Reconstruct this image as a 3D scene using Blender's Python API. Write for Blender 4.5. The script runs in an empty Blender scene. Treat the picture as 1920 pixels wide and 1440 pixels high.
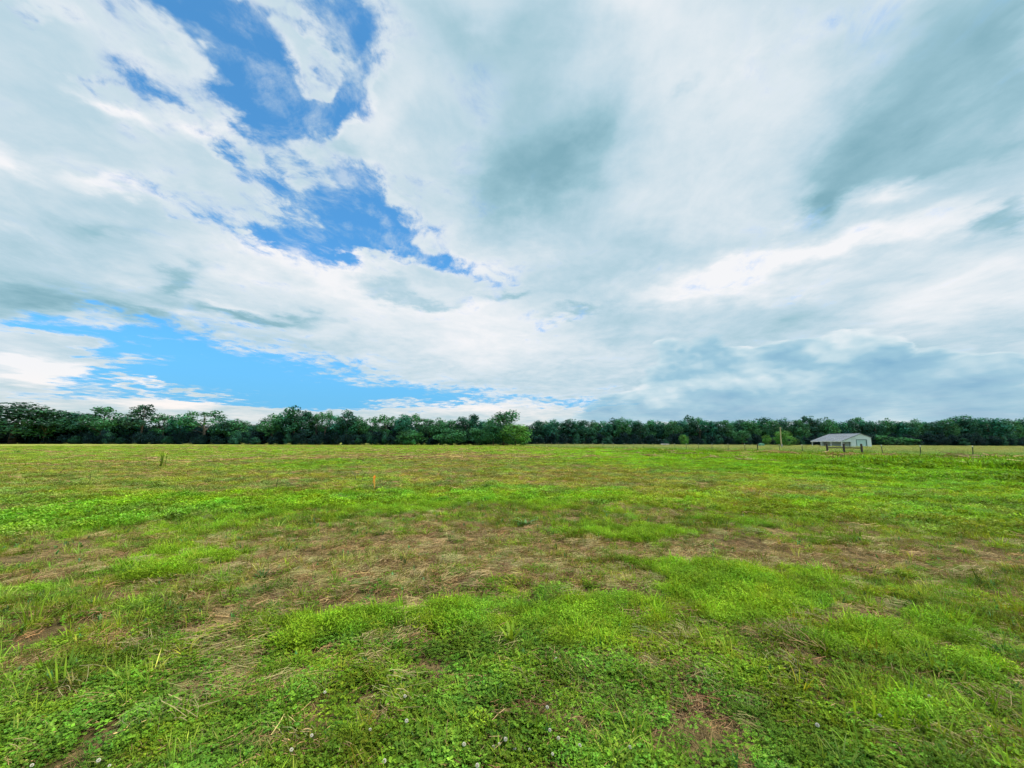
import bpy, bmesh, math, random
import numpy as np
from mathutils import Matrix, Vector

random.seed(7)
rng = np.random.default_rng(11)
scene = bpy.context.scene
RAD = math.radians

# ------------------------------------------------------------------ camera
EYE = 1.55
FPX = 750.0                       # focal length in pixels of a 1920 px wide frame
PITCH, ROLL = 8.23, 0.16
cam_data = bpy.data.cameras.new('camera')
cam_data.sensor_fit = 'HORIZONTAL'
cam_data.sensor_width = 36.0
cam_data.lens = 36.0 * FPX / 1920.0
cam_data.clip_start = 0.05
cam_data.clip_end = 30000.0
camera = bpy.data.objects.new('camera', cam_data)
scene.collection.objects.link(camera)
CAM_R = (Matrix.Rotation(RAD(90 + PITCH), 3, 'X') @ Matrix.Rotation(RAD(ROLL), 3, 'Z'))
camera.matrix_world = Matrix.Translation((0, 0, EYE)) @ CAM_R.to_4x4()
scene.camera = camera
CR = np.array(CAM_R)

def view_dir(px, py):
    """world direction of a point of the photograph (1920 x 1440)"""
    v = CR @ np.array([(px - 960) / FPX, -(py - 720) / FPX, -1.0])
    return v / np.linalg.norm(v)

def ground_at(px, py, z=0.0):
    v = view_dir(px, py)
    t = (z - EYE) / v[2]
    return np.array([v[0] * t, v[1] * t])

def at_depth(px, py, depth):
    """point seen at (px, py) whose distance along +Y is depth"""
    v = view_dir(px, py)
    t = depth / v[1]
    return np.array([v[0] * t, v[1] * t, EYE + v[2] * t])

# ------------------------------------------------------------------ world: Nishita sky with a broken cloud cover
SUN_EL, SUN_AZ = 56.0, 98.0       # degrees; azimuth clockwise from +Y
EXPOSURE = 1.75
world = bpy.data.worlds.new('World')
scene.world = world
world.use_nodes = True
wt = world.node_tree
for n in list(wt.nodes):
    wt.nodes.remove(n)

class Net:
    """small expression builder over a node tree"""
    def __init__(self, tree):
        self.t = tree
    def node(self, kind, **kw):
        n = self.t.nodes.new(kind)
        for k, v in kw.items():
            setattr(n, k, v)
        return n
    def put(self, sock, v):
        if isinstance(v, bpy.types.NodeSocket):
            self.t.links.new(v, sock)
        else:
            sock.default_value = v
    def m(self, op, a, b=None, c=None, clamp=False):
        n = self.node('ShaderNodeMath', operation=op, use_clamp=clamp)
        self.put(n.inputs[0], a)
        if b is not None: self.put(n.inputs[1], b)
        if c is not None: self.put(n.inputs[2], c)
        return n.outputs[0]
    def v(self, op, a, b=None, scale=None):
        n = self.node('ShaderNodeVectorMath', operation=op)
        self.put(n.inputs[0], a)
        if b is not None: self.put(n.inputs[1], b)
        if scale is not None: self.put(n.inputs['Scale'], scale)
        return n.outputs['Value'] if op in ('LENGTH', 'DOT_PRODUCT', 'DISTANCE') else n.outputs['Vector']
    def xyz(self, x, y, z=0.0):
        n = self.node('ShaderNodeCombineXYZ')
        for i, s in enumerate((x, y, z)): self.put(n.inputs[i], s)
        return n.outputs[0]
    def sep(self, v):
        n = self.node('ShaderNodeSeparateXYZ'); self.put(n.inputs[0], v)
        return n.outputs
    def noise(self, vec, scale, detail=6.0, rough=0.55, dist=0.0, color=False, lac=2.0, dims='2D'):
        n = self.node('ShaderNodeTexNoise', noise_dimensions=dims)
        self.put(n.inputs['Vector'], vec)
        n.inputs['Scale'].default_value = scale
        n.inputs['Detail'].default_value = detail
        n.inputs['Roughness'].default_value = rough
        n.inputs['Lacunarity'].default_value = lac
        n.inputs['Distortion'].default_value = dist
        return n.outputs['Color'] if color else n.outputs['Fac']
    def step(self, x, lo, hi, a=0.0, b=1.0, kind='SMOOTHSTEP'):
        n = self.node('ShaderNodeMapRange', interpolation_type=kind)
        self.put(n.inputs[0], x); self.put(n.inputs[1], lo); self.put(n.inputs[2], hi)
        self.put(n.inputs[3], a); self.put(n.inputs[4], b)
        return n.outputs[0]
    def mix(self, f, a, b, blend='MIX'):
        n = self.node('ShaderNodeMix', data_type='RGBA', blend_type=blend)
        self.put(n.inputs[0], f); self.put(n.inputs[6], a); self.put(n.inputs[7], b)
        return n.outputs[2]
    def ramp(self, f, stops, interp='EASE'):
        n = self.node('ShaderNodeValToRGB')
        n.color_ramp.interpolation = interp
        els = n.color_ramp.elements
        while len(els) < len(stops): els.new(0.5)
        for e, (p, c) in zip(els, stops):
            e.position = p; e.color = (*c, 1)
        self.put(n.inputs[0], f)
        return n.outputs[0]

def lin(r, g, b):
    f = lambda c: c / 12.92 if c <= 0.04045 else ((c + 0.055) / 1.055) ** 2.4
    return (f(r / 255), f(g / 255), f(b / 255))

W = Net(wt)
d = W.node('ShaderNodeTexCoord').outputs['Generated']
dx, dy, dz = W.sep(d)[0:3]
az = W.m('MULTIPLY', W.m('ARCTAN2', dx, dy), 180 / math.pi)
el = W.m('MULTIPLY', W.m('ARCSINE', dz), 180 / math.pi)
zc = W.m('MAXIMUM', dz, 0.0)
inv = W.m('DIVIDE', 1.0, W.m('ADD', zc, 0.085))
plane = W.xyz(W.m('MULTIPLY', dx, inv), W.m('MULTIPLY', dy, inv), 0.37)     # the cloud deck seen in perspective
# break up the outlines: two sizes of turbulence, smaller towards the horizon
wa = W.v('SUBTRACT', W.noise(plane, 1.5, 3.0, 0.55, color=True), (0.5, 0.5, 0.5))
wb = W.v('SUBTRACT', W.noise(plane, 6.5, 4.0, 0.62, color=True), (0.5, 0.5, 0.5))
wsum = W.v('ADD', W.v('SCALE', wa, scale=26.0), W.v('SCALE', wb, scale=9.0))
ws = W.sep(wsum)
p_az = W.m('MULTIPLY_ADD', ws[0], W.m('ADD', zc, 0.40), az)
p_el = W.m('MULTIPLY_ADD', ws[1], W.m('ADD', zc, 0.07), el)
P = W.xyz(p_az, p_el, 1.0)
# a second, gently warped copy for soft shading inside the deck
p2_az = W.m('MULTIPLY_ADD', ws[2], W.m('MULTIPLY_ADD', zc, 0.7, 0.3), az)
p2_el = W.m('MULTIPLY_ADD', ws[0], W.m('MULTIPLY_ADD', zc, 0.7, 0.05), el)
P2 = W.xyz(p2_az, p2_el, 1.0)

def azel(px, py):
    v = view_dir(px, py)
    return np.array([math.degrees(math.atan2(v[0], v[1])), math.degrees(math.asin(v[2]))])

FRAMES = {}
def frame(coord, k):
    """the same coordinates turned by k * 30 degrees"""
    key = (coord.node.name, k)
    if key not in FRAMES:
        a = RAD(30 * k)
        c, s = math.cos(a), math.sin(a)
        x = W.v('DOT_PRODUCT', coord, (c, s, 0)); y = W.v('DOT_PRODUCT', coord, (-s, c, 0))
        FRAMES[key] = W.xyz(x, y)
    return FRAMES[key]

def blobs(coord, items, start=0.0, soft=False, wide=0.75):
    """sum of elliptical patches of sky, each (px, py, rx, ry, turn, weight)"""
    acc = start
    for (px, py, rx, ry, turn, w) in items:
        c = azel(px, py)
        h = 6.0
        J = np.stack([(azel(px + h, py) - azel(px - h, py)) / (2 * h),
                      (azel(px, py + h) - azel(px, py - h)) / (2 * h)], axis=1)
        a = RAD(turn)
        E = np.array([[math.cos(a) * rx, -math.sin(a) * ry], [math.sin(a) * rx, math.cos(a) * ry]])
        U, S, _ = np.linalg.svd(J @ E)
        t = math.degrees(math.atan2(U[1, 0], U[0, 0]))
        k = int(round(t / 30)) % 6
        if S[0] / S[1] < 1.3: k = 0
        q = RAD(30 * k)
        cr = np.array([math.cos(q) * c[0] + math.sin(q) * c[1], -math.sin(q) * c[0] + math.cos(q) * c[1]])
        src = frame(coord, k)
        s_ = (wide if soft else 1.2) * S
        n = W.node('ShaderNodeVectorMath', operation='MULTIPLY_ADD')
        W.put(n.inputs[0], src); n.inputs[1].default_value = (1 / s_[0], 1 / s_[1], 0); n.inputs[2].default_value = (-cr[0] / s_[0], -cr[1] / s_[1], 0)
        r2 = W.v('DOT_PRODUCT', n.outputs[0], n.outputs[0])
        f = W.m('POWER', math.exp(-1.0), r2) if soft else W.m('SUBTRACT', 1.0, r2, clamp=True)
        acc = W.m('MULTIPLY_ADD', f, w, acc)
    return acc
# openings in the deck (+) and stray cloud in front of them (-)
OPEN = [
    (505, 55, 90, 75, 0, 0.95), (315, 25, 75, 70, 0, 1.5), (365, 95, 70, 75, 30, 1.5), (430, 165, 110, 65, 20, 2.2), (545, 175, 140, 62, 0, 2.3),
    (625, 120, 80, 75, 0, 1.2), (655, 45, 70, 70, 0, 1.5), (575, 215, 95, 40, 0, 1.2), (455, 225, 90, 38, 20, 1.5),
    (480, 275, 70, 26, 20, 0.8), (275, 235, 80, 22, 10, 0.8), (45, 105, 55, 85, -30, 1.5), (120, 60, 40, 20, 30, 0.5), (230, 55, 40, 20, 40, 0.6),
    (590, 340, 65, 42, 10, 1.3), (670, 375, 90, 75, 0, 1.9), (640, 415, 115, 55, 0, 1.8), (530, 440, 150, 38, 0, 1.3),
    (700, 465, 220, 40, 0, 1.9), (820, 480, 110, 26, 0, 1.0), (350, 455, 160, 20, 0, 0.4), (340, 395, 60, 14, 0, 0.5),
    (60, 612, 110, 16, 0, 1.1), (230, 628, 160, 26, 3, 1.4), (400, 660, 190, 52, 6, 1.9), (470, 715, 240, 45, 3, 1.8),
    (270, 700, 150, 40, 0, 1.5), (640, 735, 280, 34, 4, 1.8), (880, 752, 280, 18, 2, 1.6), (1080, 764, 110, 12, 2, 1.6),
    (120, 740, 200, 24, 0, 1.2), (640, 762, 220, 12, 0, 0.9),
    (425, 28, 36, 20, 0, -0.9), (505, 20, 34, 18, 0, -1.0), (548, 62, 34, 22, 20, -1.0), (490, 82, 26, 18, 0, -0.8), (578, 22, 22, 14, 0, -0.8), (535, 120, 26, 20, 30, -0.8), (615, 108, 40, 30, 20, -0.9), (515, 125, 60, 40, 0, -1.0), (480, 170, 26, 50, 20, -0.8),
    (495, 205, 30, 40, 0, -0.9), (585, 395, 50, 26, 0, -1.0), (480, 445, 50, 10, 0, -1.1), (670, 425, 60, 14, -20, -0.9),
    (70, 697, 130, 30, 3, -2.6), (282, 722, 34, 16, 20, -2.2), (130, 660, 230, 18, 3, -1.9), (40, 650, 90, 26, 0, -1.2),
    (400, 672, 110, 7, 6, -0.8), (480, 740, 150, 6, 2, -1.2), (340, 752, 90, 8, 3, -1.3), (880, 757, 160, 9, 3, -1.6), (720, 757, 60, 4, 0, -1.3),
    (170, 770, 400, 16, 0, -1.3), (620, 778, 380, 12, 0, -1.2), (1000, 775, 210, 12, 3, -1.9),
]
hole = blobs(P, [(a_, b_, c_, e_, f_, g_ * (0.80 if b_ < 500 else 0.80)) for a_, b_, c_, e_, f_, g_ in OPEN], -0.50, True, 0.92)
n_big = W.noise(plane, 2.3, 6.0, 0.58, 0.35)
fil = W.v('ADD', W.v('MULTIPLY', plane, (1.25, 0.95, 1.0)), W.v('SCALE', wa, scale=0.30))
n_fine = W.noise(fil, 6.5, 8.0, 0.64, 0.08)
hole = W.m('MULTIPLY_ADD', W.m('SUBTRACT', n_big, 0.5), W.step(el, 4.0, 22.0, 0.7, 1.9), hole)
soft_ = W.step(hole, -0.60, 1.45, kind='LINEAR')
tri_ = W.m('MULTIPLY', W.m('MULTIPLY', soft_, W.m('SUBTRACT', 1.0, soft_)), 4.0)
clear = W.step(W.m('MULTIPLY_ADD', W.m('MULTIPLY', W.m('SUBTRACT', n_fine, 0.5), W.step(el, 4.0, 20.0, 1.4, 2.2)), tri_, soft_), 0.10, 0.90)
veil = W.noise(W.v('ADD', fil, (7.3, 2.1, 0.0)), 4.5, 7.0, 0.64, 0.0)
clear = W.m('MULTIPLY', clear, W.m('SUBTRACT', 0.985, W.m('MULTIPLY', W.step(veil, 0.45, 0.75, 0.0, 0.6), W.step(el, 12.0, 26.0))))
# bright and dark parts of the deck
TONE = [
    (1010, 335, 180, 90, 0, -0.40), (1090, 350, 90, 50, 0, -0.12), (1000, 200, 170, 130, 0, -0.20), (900, 60, 160, 90, 0, -0.2),
    (1330, 300, 260, 230, 0, 0.13), (1250, 420, 160, 90, 0, 0.06), (900, 500, 200, 80, 0, 0.06),
    (1740, 130, 280, 140, -20, -0.36), (1630, 280, 170, 90, -35, -0.30), (1560, 365, 90, 40, -35, -0.40), (1870, 60, 160, 120, 0, -0.2),
    (1890, 405, 110, 32, -25, -0.5), (1860, 270, 130, 50, -30, -0.3), (1300, 200, 40, 18, -50, -0.15),
    (470, 587, 200, 17, 2, -0.50), (240, 595, 240, 22, 2, -0.38), (330, 520, 80, 26, 0, -0.35), (720, 535, 75, 24, 8, -0.42),
    (800, 557, 90, 11, 4, -0.36), (940, 556, 60, 9, -3, -0.30), (1080, 592, 70, 9, 0, -0.28), (60, 560, 260, 50, 0, -0.16),
    (150, 430, 240, 70, 0, -0.12), (100, 180, 160, 140, 0, -0.06), (180, 420, 90, 24, 0, -0.12), (640, 292, 60, 22, 0, -0.16),
    (1150, 600, 180, 70, 0, -0.08), (1480, 590, 190, 50, -20, -0.14), (1000, 480, 120, 80, 0, -0.05),
    (1600, 462, 420, 36, -20, 0.42), (1300, 545, 190, 34, -15, 0.38), (1380, 510, 150, 20, -22, 0.2), (1250, 120, 240, 200, 0, 0.16), (1180, 40, 120, 70, 0, 0.18),
    (610, 500, 190, 34, 0, 0.5), (560, 520, 260, 30, 0, 0.2), (720, 560, 260, 30, 0, 0.25), (420, 560, 60, 14, 0, 0.2), (850, 620, 380, 60, 3, 0.26), (1000, 660, 240, 50, 3, 0.12), (1780, 560, 260, 60, -8, 0.26), (1760, 320, 190, 34, -28, 0.42),
    (240, 190, 80, 20, 15, 0.35), (230, 355, 100, 18, 8, 0.32), (20, 290, 70, 40, 0, 0.35), (400, 225, 80, 22, 25, 0.3), (700, 240, 110, 90, -10, 0.18), (930, 470, 120, 50, 0, 0.20),
    (70, 697, 130, 32, 3, 0.55), (282, 722, 40, 18, 20, 0.6), (300, 755, 160, 12, 0, 0.35), (900, 762, 160, 14, 3, 0.30), (1100, 755, 120, 10, 5, 0.3),
]
tone = blobs(P2, [(a_, b_, c_, e_, f_, g_ * 1.2) for a_, b_, c_, e_, f_, g_ in TONE], 0.56, True)
n_soft = W.noise(W.v('MULTIPLY', plane, (1.0, 0.8, 1.0)), 1.1, 5.0, 0.5, 0.4)
tone = W.m('MULTIPLY_ADD', W.m('SUBTRACT', n_soft, 0.5), 0.40, tone)
tone = W.m('MULTIPLY_ADD', W.m('SUBTRACT', n_big, 0.5), 0.46, tone)
tone = W.m('MULTIPLY_ADD', W.m('SUBTRACT', n_fine, 0.5), 0.26, tone)
# thin edges of the deck glow white
rim = W.m('MULTIPLY', W.step(soft_, 0.10, 0.38), W.step(clear, 0.75, 0.15))
tone = W.m('MULTIPLY_ADD', rim, 0.14, tone)
deck = W.ramp(tone, [(0.0, lin(130, 175, 190)), (0.26, lin(157, 196, 210)), (0.48, lin(188, 214, 227)), (0.70, lin(217, 230, 238)), (1.0, lin(245, 246, 249))], 'LINEAR')
# low cumulus bank to the right, in front of the deck
BANK = [
    (1250, 655, 40, 24, 0, 1.1), (1330, 650, 50, 28, 0, 1.3), (1440, 668, 90, 30, 0, 1.2), (1580, 650, 110, 34, -8, 1.4), (1640, 660, 60, 20, 0, 0.9),
    (1330, 720, 200, 60, 0, 1.7), (1530, 720, 230, 64, 0, 1.8), (1750, 710, 170, 50, 5, 1.4), (1880, 715, 150, 45, 0, 1.3),
    (1250, 765, 180, 32, 0, 1.3), (1600, 770, 420, 30, 0, 1.6), (1880, 770, 200, 30, 0, 1.4), (1120, 785, 120, 16, 0, 0.8),
]
bank = blobs(W.xyz(W.m('MULTIPLY_ADD', ws[0], 0.16, az), W.m('MULTIPLY_ADD', ws[1], 0.07, el), 1.0), BANK, -0.55)
ang = W.xyz(W.m('MULTIPLY_ADD', ws[1], 0.012, W.m('MULTIPLY', az, 0.17)), W.m('MULTIPLY_ADD', ws[0], 0.012, W.m('MULTIPLY', el, 0.30)), 3.1)
def puffy(vec):
    vo = W.node('ShaderNodeTexVoronoi', feature='SMOOTH_F1', voronoi_dimensions='2D')
    W.put(vo.inputs['Vector'], vec)
    vo.inputs['Scale'].default_value = 0.75; vo.inputs['Detail'].default_value = 2.5
    vo.inputs['Roughness'].default_value = 0.45; vo.inputs['Lacunarity'].default_value = 2.2; vo.inputs['Smoothness'].default_value = 0.25
    return W.m('SUBTRACT', 0.62, vo.outputs['Distance'])
h0 = puffy(ang)
h1 = puffy(W.v('ADD', ang, (0.05, 0.16, 0.0)))
bank = W.m('MULTIPLY_ADD', h0, 1.0, bank)
bank_a = W.step(bank, -0.10, 0.30)
relief = W.m('MULTIPLY', W.m('SUBTRACT', h0, h1), 0.60)
n_puff = W.noise(ang, 0.7, 4.0, 0.5)
bank_t = W.m('ADD', W.m('ADD', W.step(bank, 0.70, 0.10, 0.34, 0.58), relief), W.m('MULTIPLY', W.m('SUBTRACT', n_puff, 0.5), 1.2))
bank_t = W.m('ADD', bank_t, W.step(el, 3.0, 12.0, -0.10, 0.14))
bank_c = W.ramp(bank_t, [(0.0, lin(128, 178, 208)), (0.35, lin(158, 200, 220)), (0.65, lin(200, 224, 234)), (1.0, lin(242, 246, 249))], 'LINEAR')
bank_a = W.m('MULTIPLY', bank_a, W.step(el, 2.0, 9.0, 0.70, 0.95))
# clear air: Nishita, graded to the deep summer blue of the picture
sky = W.node('ShaderNodeTexSky', sky_type='NISHITA')
sky.sun_disc = False
sky.sun_elevation = RAD(SUN_EL)
sky.sun_rotation = RAD(SUN_AZ)
sky.air_density = 1.0; sky.dust_density = 0.4; sky.ozone_density = 2.0
blue = W.v('SCALE', W.v('MULTIPLY', sky.outputs[0], (0.29, 0.79, 1.10)), scale=2 ** (1 - EXPOSURE))
K = 1.0 / (0.1 * 2 ** EXPOSURE)                         # cloud radiances are given as display values
blue = W.mix(W.step(el, 15.0, 3.0, 0.25, 0.88), blue, tuple(c * K for c in lin(106, 184, 233)) + (1,))   # pale air low down
deck_l = W.v('SCALE', deck, scale=K)
bank_l = W.v('SCALE', bank_c, scale=K)
low_warm = W.m('MULTIPLY', W.step(el, 7.5, 2.0), 0.75)
deck_l = W.mix(low_warm, deck_l, W.v('MULTIPLY', deck_l, (1.16, 1.04, 0.94)))
col = W.mix(clear, deck_l, blue)
col = W.mix(bank_a, col, bank_l)
bg = W.node('ShaderNodeBackground')
W.put(bg.inputs['Color'], col)
bg.inputs['Strength'].default_value = 0.1
out = W.node('ShaderNodeOutputWorld')
wt.links.new(bg.outputs[0], out.inputs[0])
world.cycles.sampling_method = 'NONE'

# ------------------------------------------------------------------ sun (veiled by the cloud)
sun_data = bpy.data.lights.new('sun', 'SUN')
sun_data.energy = 1.5
sun_data.angle = RAD(12)
sun_data.color = (1.0, 0.91, 0.74)
sun = bpy.data.objects.new('sun', sun_data)
scene.collection.objects.link(sun)
s_dir = Vector((math.sin(RAD(SUN_AZ)) * math.cos(RAD(SUN_EL)), math.cos(RAD(SUN_AZ)) * math.cos(RAD(SUN_EL)), math.sin(RAD(SUN_EL))))
sun.rotation_euler = s_dir.to_track_quat('Z', 'Y').to_euler()
sun.location = s_dir * 60

scene.view_settings.view_transform = 'Standard'
scene.view_settings.look = 'None'
scene.view_settings.gamma = 1.0
scene.view_settings.use_curve_mapping = False
scene.view_settings.exposure = EXPOSURE
scene.render.engine = 'CYCLES'
scene.cycles.use_denoising = True
scene.cycles.max_bounces = 5
scene.cycles.use_adaptive_sampling = True
scene.cycles.adaptive_threshold = 0.015
scene.cycles.adaptive_min_samples = 8
scene.cycles.transparent_max_bounces = 8
scene.cycles.diffuse_bounces = 2

# ================================================================== helpers
def tag(o, label=None, cat=None, group=None, kind=None):
    if label: o['label'] = label
    if cat: o['category'] = cat
    if group: o['group'] = group
    if kind: o['kind'] = kind
    return o

def link(o, parent=None):
    scene.collection.objects.link(o)
    if parent is not None:
        o.parent = parent
    return o

def empty(name, loc, rz=0.0):
    o = bpy.data.objects.new(name, None)
    o.empty_display_size = 0.3
    o.location = loc
    o.rotation_euler = (0, 0, rz)
    return link(o)

class MB:
    """collects faces of one mesh"""
    def __init__(self):
        self.v, self.f = [], []
    def add(self, vs, fs):
        b = len(self.v)
        self.v += [tuple(p) for p in vs]
        self.f += [tuple(i + b for i in f) for f in fs]
    def box(self, lo, hi, M=None):
        c = [Vector((x, y, z)) for x in (lo[0], hi[0]) for y in (lo[1], hi[1]) for z in (lo[2], hi[2])]
        if M is not None: c = [M @ p for p in c]
        self.add(c, [(0, 1, 3, 2), (4, 6, 7, 5), (0, 4, 5, 1), (2, 3, 7, 6), (0, 2, 6, 4), (1, 5, 7, 3)])
    def tube(self, pts, radii, n=6, cap=True):
        pts = [Vector(p) for p in pts]
        rings = []
        for i, p in enumerate(pts):
            t = (pts[min(i + 1, len(pts) - 1)] - pts[max(i - 1, 0)]).normalized()
            u = t.orthogonal().normalized() if i == 0 else (u - t * u.dot(t)).normalized()
            w = t.cross(u)
            rings.append([p + (u * math.cos(2 * math.pi * k / n) + w * math.sin(2 * math.pi * k / n)) * radii[i] for k in range(n)])
        vs = [q for r in rings for q in r]
        fs = [(i * n + k, i * n + (k + 1) % n, (i + 1) * n + (k + 1) % n, (i + 1) * n + k) for i in range(len(pts) - 1) for k in range(n)]
        if cap:
            fs += [tuple(range(n))[::-1], tuple((len(pts) - 1) * n + k for k in range(n))]
        self.add(vs, fs)
    def mesh(self, name, mat, smooth=False):
        me = bpy.data.meshes.new(name)
        me.from_pydata(self.v, [], self.f)
        if mat is not None: me.materials.append(mat)
        if smooth: me.polygons.foreach_set('use_smooth', [True] * len(me.polygons))
        me.update()
        return me
    def build(self, name, mat, parent=None, loc=None, smooth=False):
        o = bpy.data.objects.new(name, self.mesh(name, mat, smooth))
        if loc is not None: o.location = loc
        return link(o, parent)

def hashf(ix, iy, seed):
    h = (ix.astype(np.int64) * 374761393 + iy.astype(np.int64) * 668265263 + seed * 1442695041) & 0x7fffffff
    h = ((h ^ (h >> 13)) * 1274126177) & 0x7fffffff
    h = (h ^ (h >> 16)) & 0xffffff
    return h / float(0xffffff)

def vnoise(x, y, seed=0):
    ix, iy = np.floor(x), np.floor(y)
    fx, fy = x - ix, y - iy
    fx = fx * fx * (3 - 2 * fx); fy = fy * fy * (3 - 2 * fy)
    a, b = hashf(ix, iy, seed), hashf(ix + 1, iy, seed)
    c, e = hashf(ix, iy + 1, seed), hashf(ix + 1, iy + 1, seed)
    return (a * (1 - fx) + b * fx) * (1 - fy) + (c * (1 - fx) + e * fx) * fy

def fbm(x, y, seed=0, octv=4, rough=0.5):
    s, amp, tot = 0.0, 1.0, 0.0
    for k in range(octv):
        s = s + amp * vnoise(x * 2 ** k + 17.3 * k, y * 2 ** k - 9.1 * k, seed + k)
        tot += amp; amp *= rough
    return s / tot

def sstep(x, lo, hi):
    t = np.clip((x - lo) / (hi - lo), 0, 1)
    return t * t * (3 - 2 * t)

# ------------------------------------------------------------------ how the field grows: lush, straw, mown lines
def to_ground(items):
    res = []
    for (px, py, rx, ry, w) in items:
        c = ground_at(px, py)
        h = 1.0
        J = np.stack([(ground_at(px + h, py) - ground_at(px - h, py)) / 2, (ground_at(px, py + h) - ground_at(px, py - h)) / 2], axis=1)
        E = J @ np.diag([rx, ry])
        res.append((c, np.linalg.inv(E), w))
    return res

LUSH = to_ground([
    (320, 1050, 130, 42, 1.0), (330, 1085, 90, 20, .6), (1190, 1003, 110, 15, 1.3), (1300, 1075, 170, 40, .9), (1340, 1125, 130, 30, .9),
    (1140, 1135, 60, 25, 1.0), (1420, 1142, 120, 22, 1.0), (930, 1122, 120, 30, .7), (620, 1172, 130, 36, .9), (880, 1170, 120, 24, .7),
    (1100, 1185, 190, 34, 1.0), (760, 1165, 150, 22, .8), (1620, 1192, 110, 38, 1.0), (1800, 1200, 140, 42, 1.0), (1870, 1262, 100, 40, .8),
    (1690, 1330, 150, 60, .6), (200, 1150, 200, 24, .7), (100, 1112, 110, 15, .6), (430, 945, 520, 28, .9), (150, 985, 260, 16, .6),
    (1000, 935, 280, 16, .8), (700, 905, 120, 14, .6), (560, 878, 180, 10, .8), (640, 865, 90, 6, .8), (770, 851, 40, 6, .8),
    (500, 848, 100, 5, .6), (1400, 868, 360, 22, 1.1), (1150, 848, 170, 8, 1.1), (1700, 872, 300, 25, .7), (950, 885, 40, 6, .8),
    (1560, 900, 300, 18, .5), (700, 1000, 120, 10, .5), (1700, 970, 280, 45, .3), (1500, 1095, 200, 25, .5), (530, 1300, 160, 60, .25),
])
STRAW = to_ground([
    (700, 1060, 290, 55, 1.0), (560, 1105, 180, 38, .7), (900, 1050, 230, 42, .9), (1050, 1100, 110, 26, .6), (1500, 1040, 340, 22, 1.0),
    (1350, 1030, 160, 26, .8), (1800, 1055, 210, 18, .7), (1180, 1022, 120, 12, .6), (150, 1060, 120, 35, .9), (30, 1100, 70, 20, .9),
    (1050, 890, 430, 24, 1.2), (1300, 905, 260, 18, 1.1), (850, 860, 320, 14, .9), (1480, 925, 160, 12, .9), (250, 880, 340, 28, .6),
    (100, 930, 220, 10, .4), (860, 1000, 160, 18, .5), (1600, 1165, 90, 15, 1.5), (1720, 1195, 60, 20, 1.8), (480, 1395, 60, 22, 2.2),
    (390, 1215, 70, 25, 1.0), (220, 1205, 70, 18, 1.0), (340, 1290, 90, 24, 1.0), (120, 1290, 60, 20, .7), (810, 1195, 70, 20, .9),
    (860, 1290, 40, 15, .8), (1240, 1245, 90, 28, 1.1), (1550, 1245, 60, 22, .9), (1290, 1320, 150, 45, 1.0), (1380, 1385, 100, 30, .9),
    (1160, 1158, 60, 12, .7), (430, 1152, 140, 8, .6), (1450, 1260, 90, 25, .4),
])
FENCE_PX = [(1990, 863.5), (1930, 861.5), (1825, 858), (1727, 855.5), (1655, 853.6), (1617, 852.2), (1552, 850.3), (1505, 849), (1421, 846.4),
            (1310, 843.8), (1244, 842.5), (1151, 841.2), (1080, 839.8), (1020, 837.8), (985, 836.2)]
FENCE = np.array([ground_at(*p) for p in FENCE_PX])
F_AZ = np.degrees(np.arctan2(FENCE[:, 0], FENCE[:, 1]))
F_R = np.hypot(FENCE[:, 0], FENCE[:, 1])
_o = np.argsort(F_AZ)
F_AZ, F_R = F_AZ[_o], F_R[_o]

def beyond_fence(x, y):
    """metres past the fence line along the line of sight (negative: this side)"""
    a = np.degrees(np.arctan2(x, y))
    lim = np.interp(a, F_AZ, F_R, left=1e6, right=F_R[-1])
    return np.hypot(x, y) - lim

def fence_dist(x, y):
    best = np.full(x.shape, 1e9)
    for a, b in zip(FENCE[:-1], FENCE[1:]):
        e = b - a
        t = np.clip(((x - a[0]) * e[0] + (y - a[1]) * e[1]) / (e @ e), 0, 1)
        best = np.minimum(best, np.hypot(x - a[0] - t * e[0], y - a[1] - t * e[1]))
    return best

def side_green(x, y):
    return sstep(x, 12, 30) * sstep(np.hypot(x, y), 12, 24)

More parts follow.
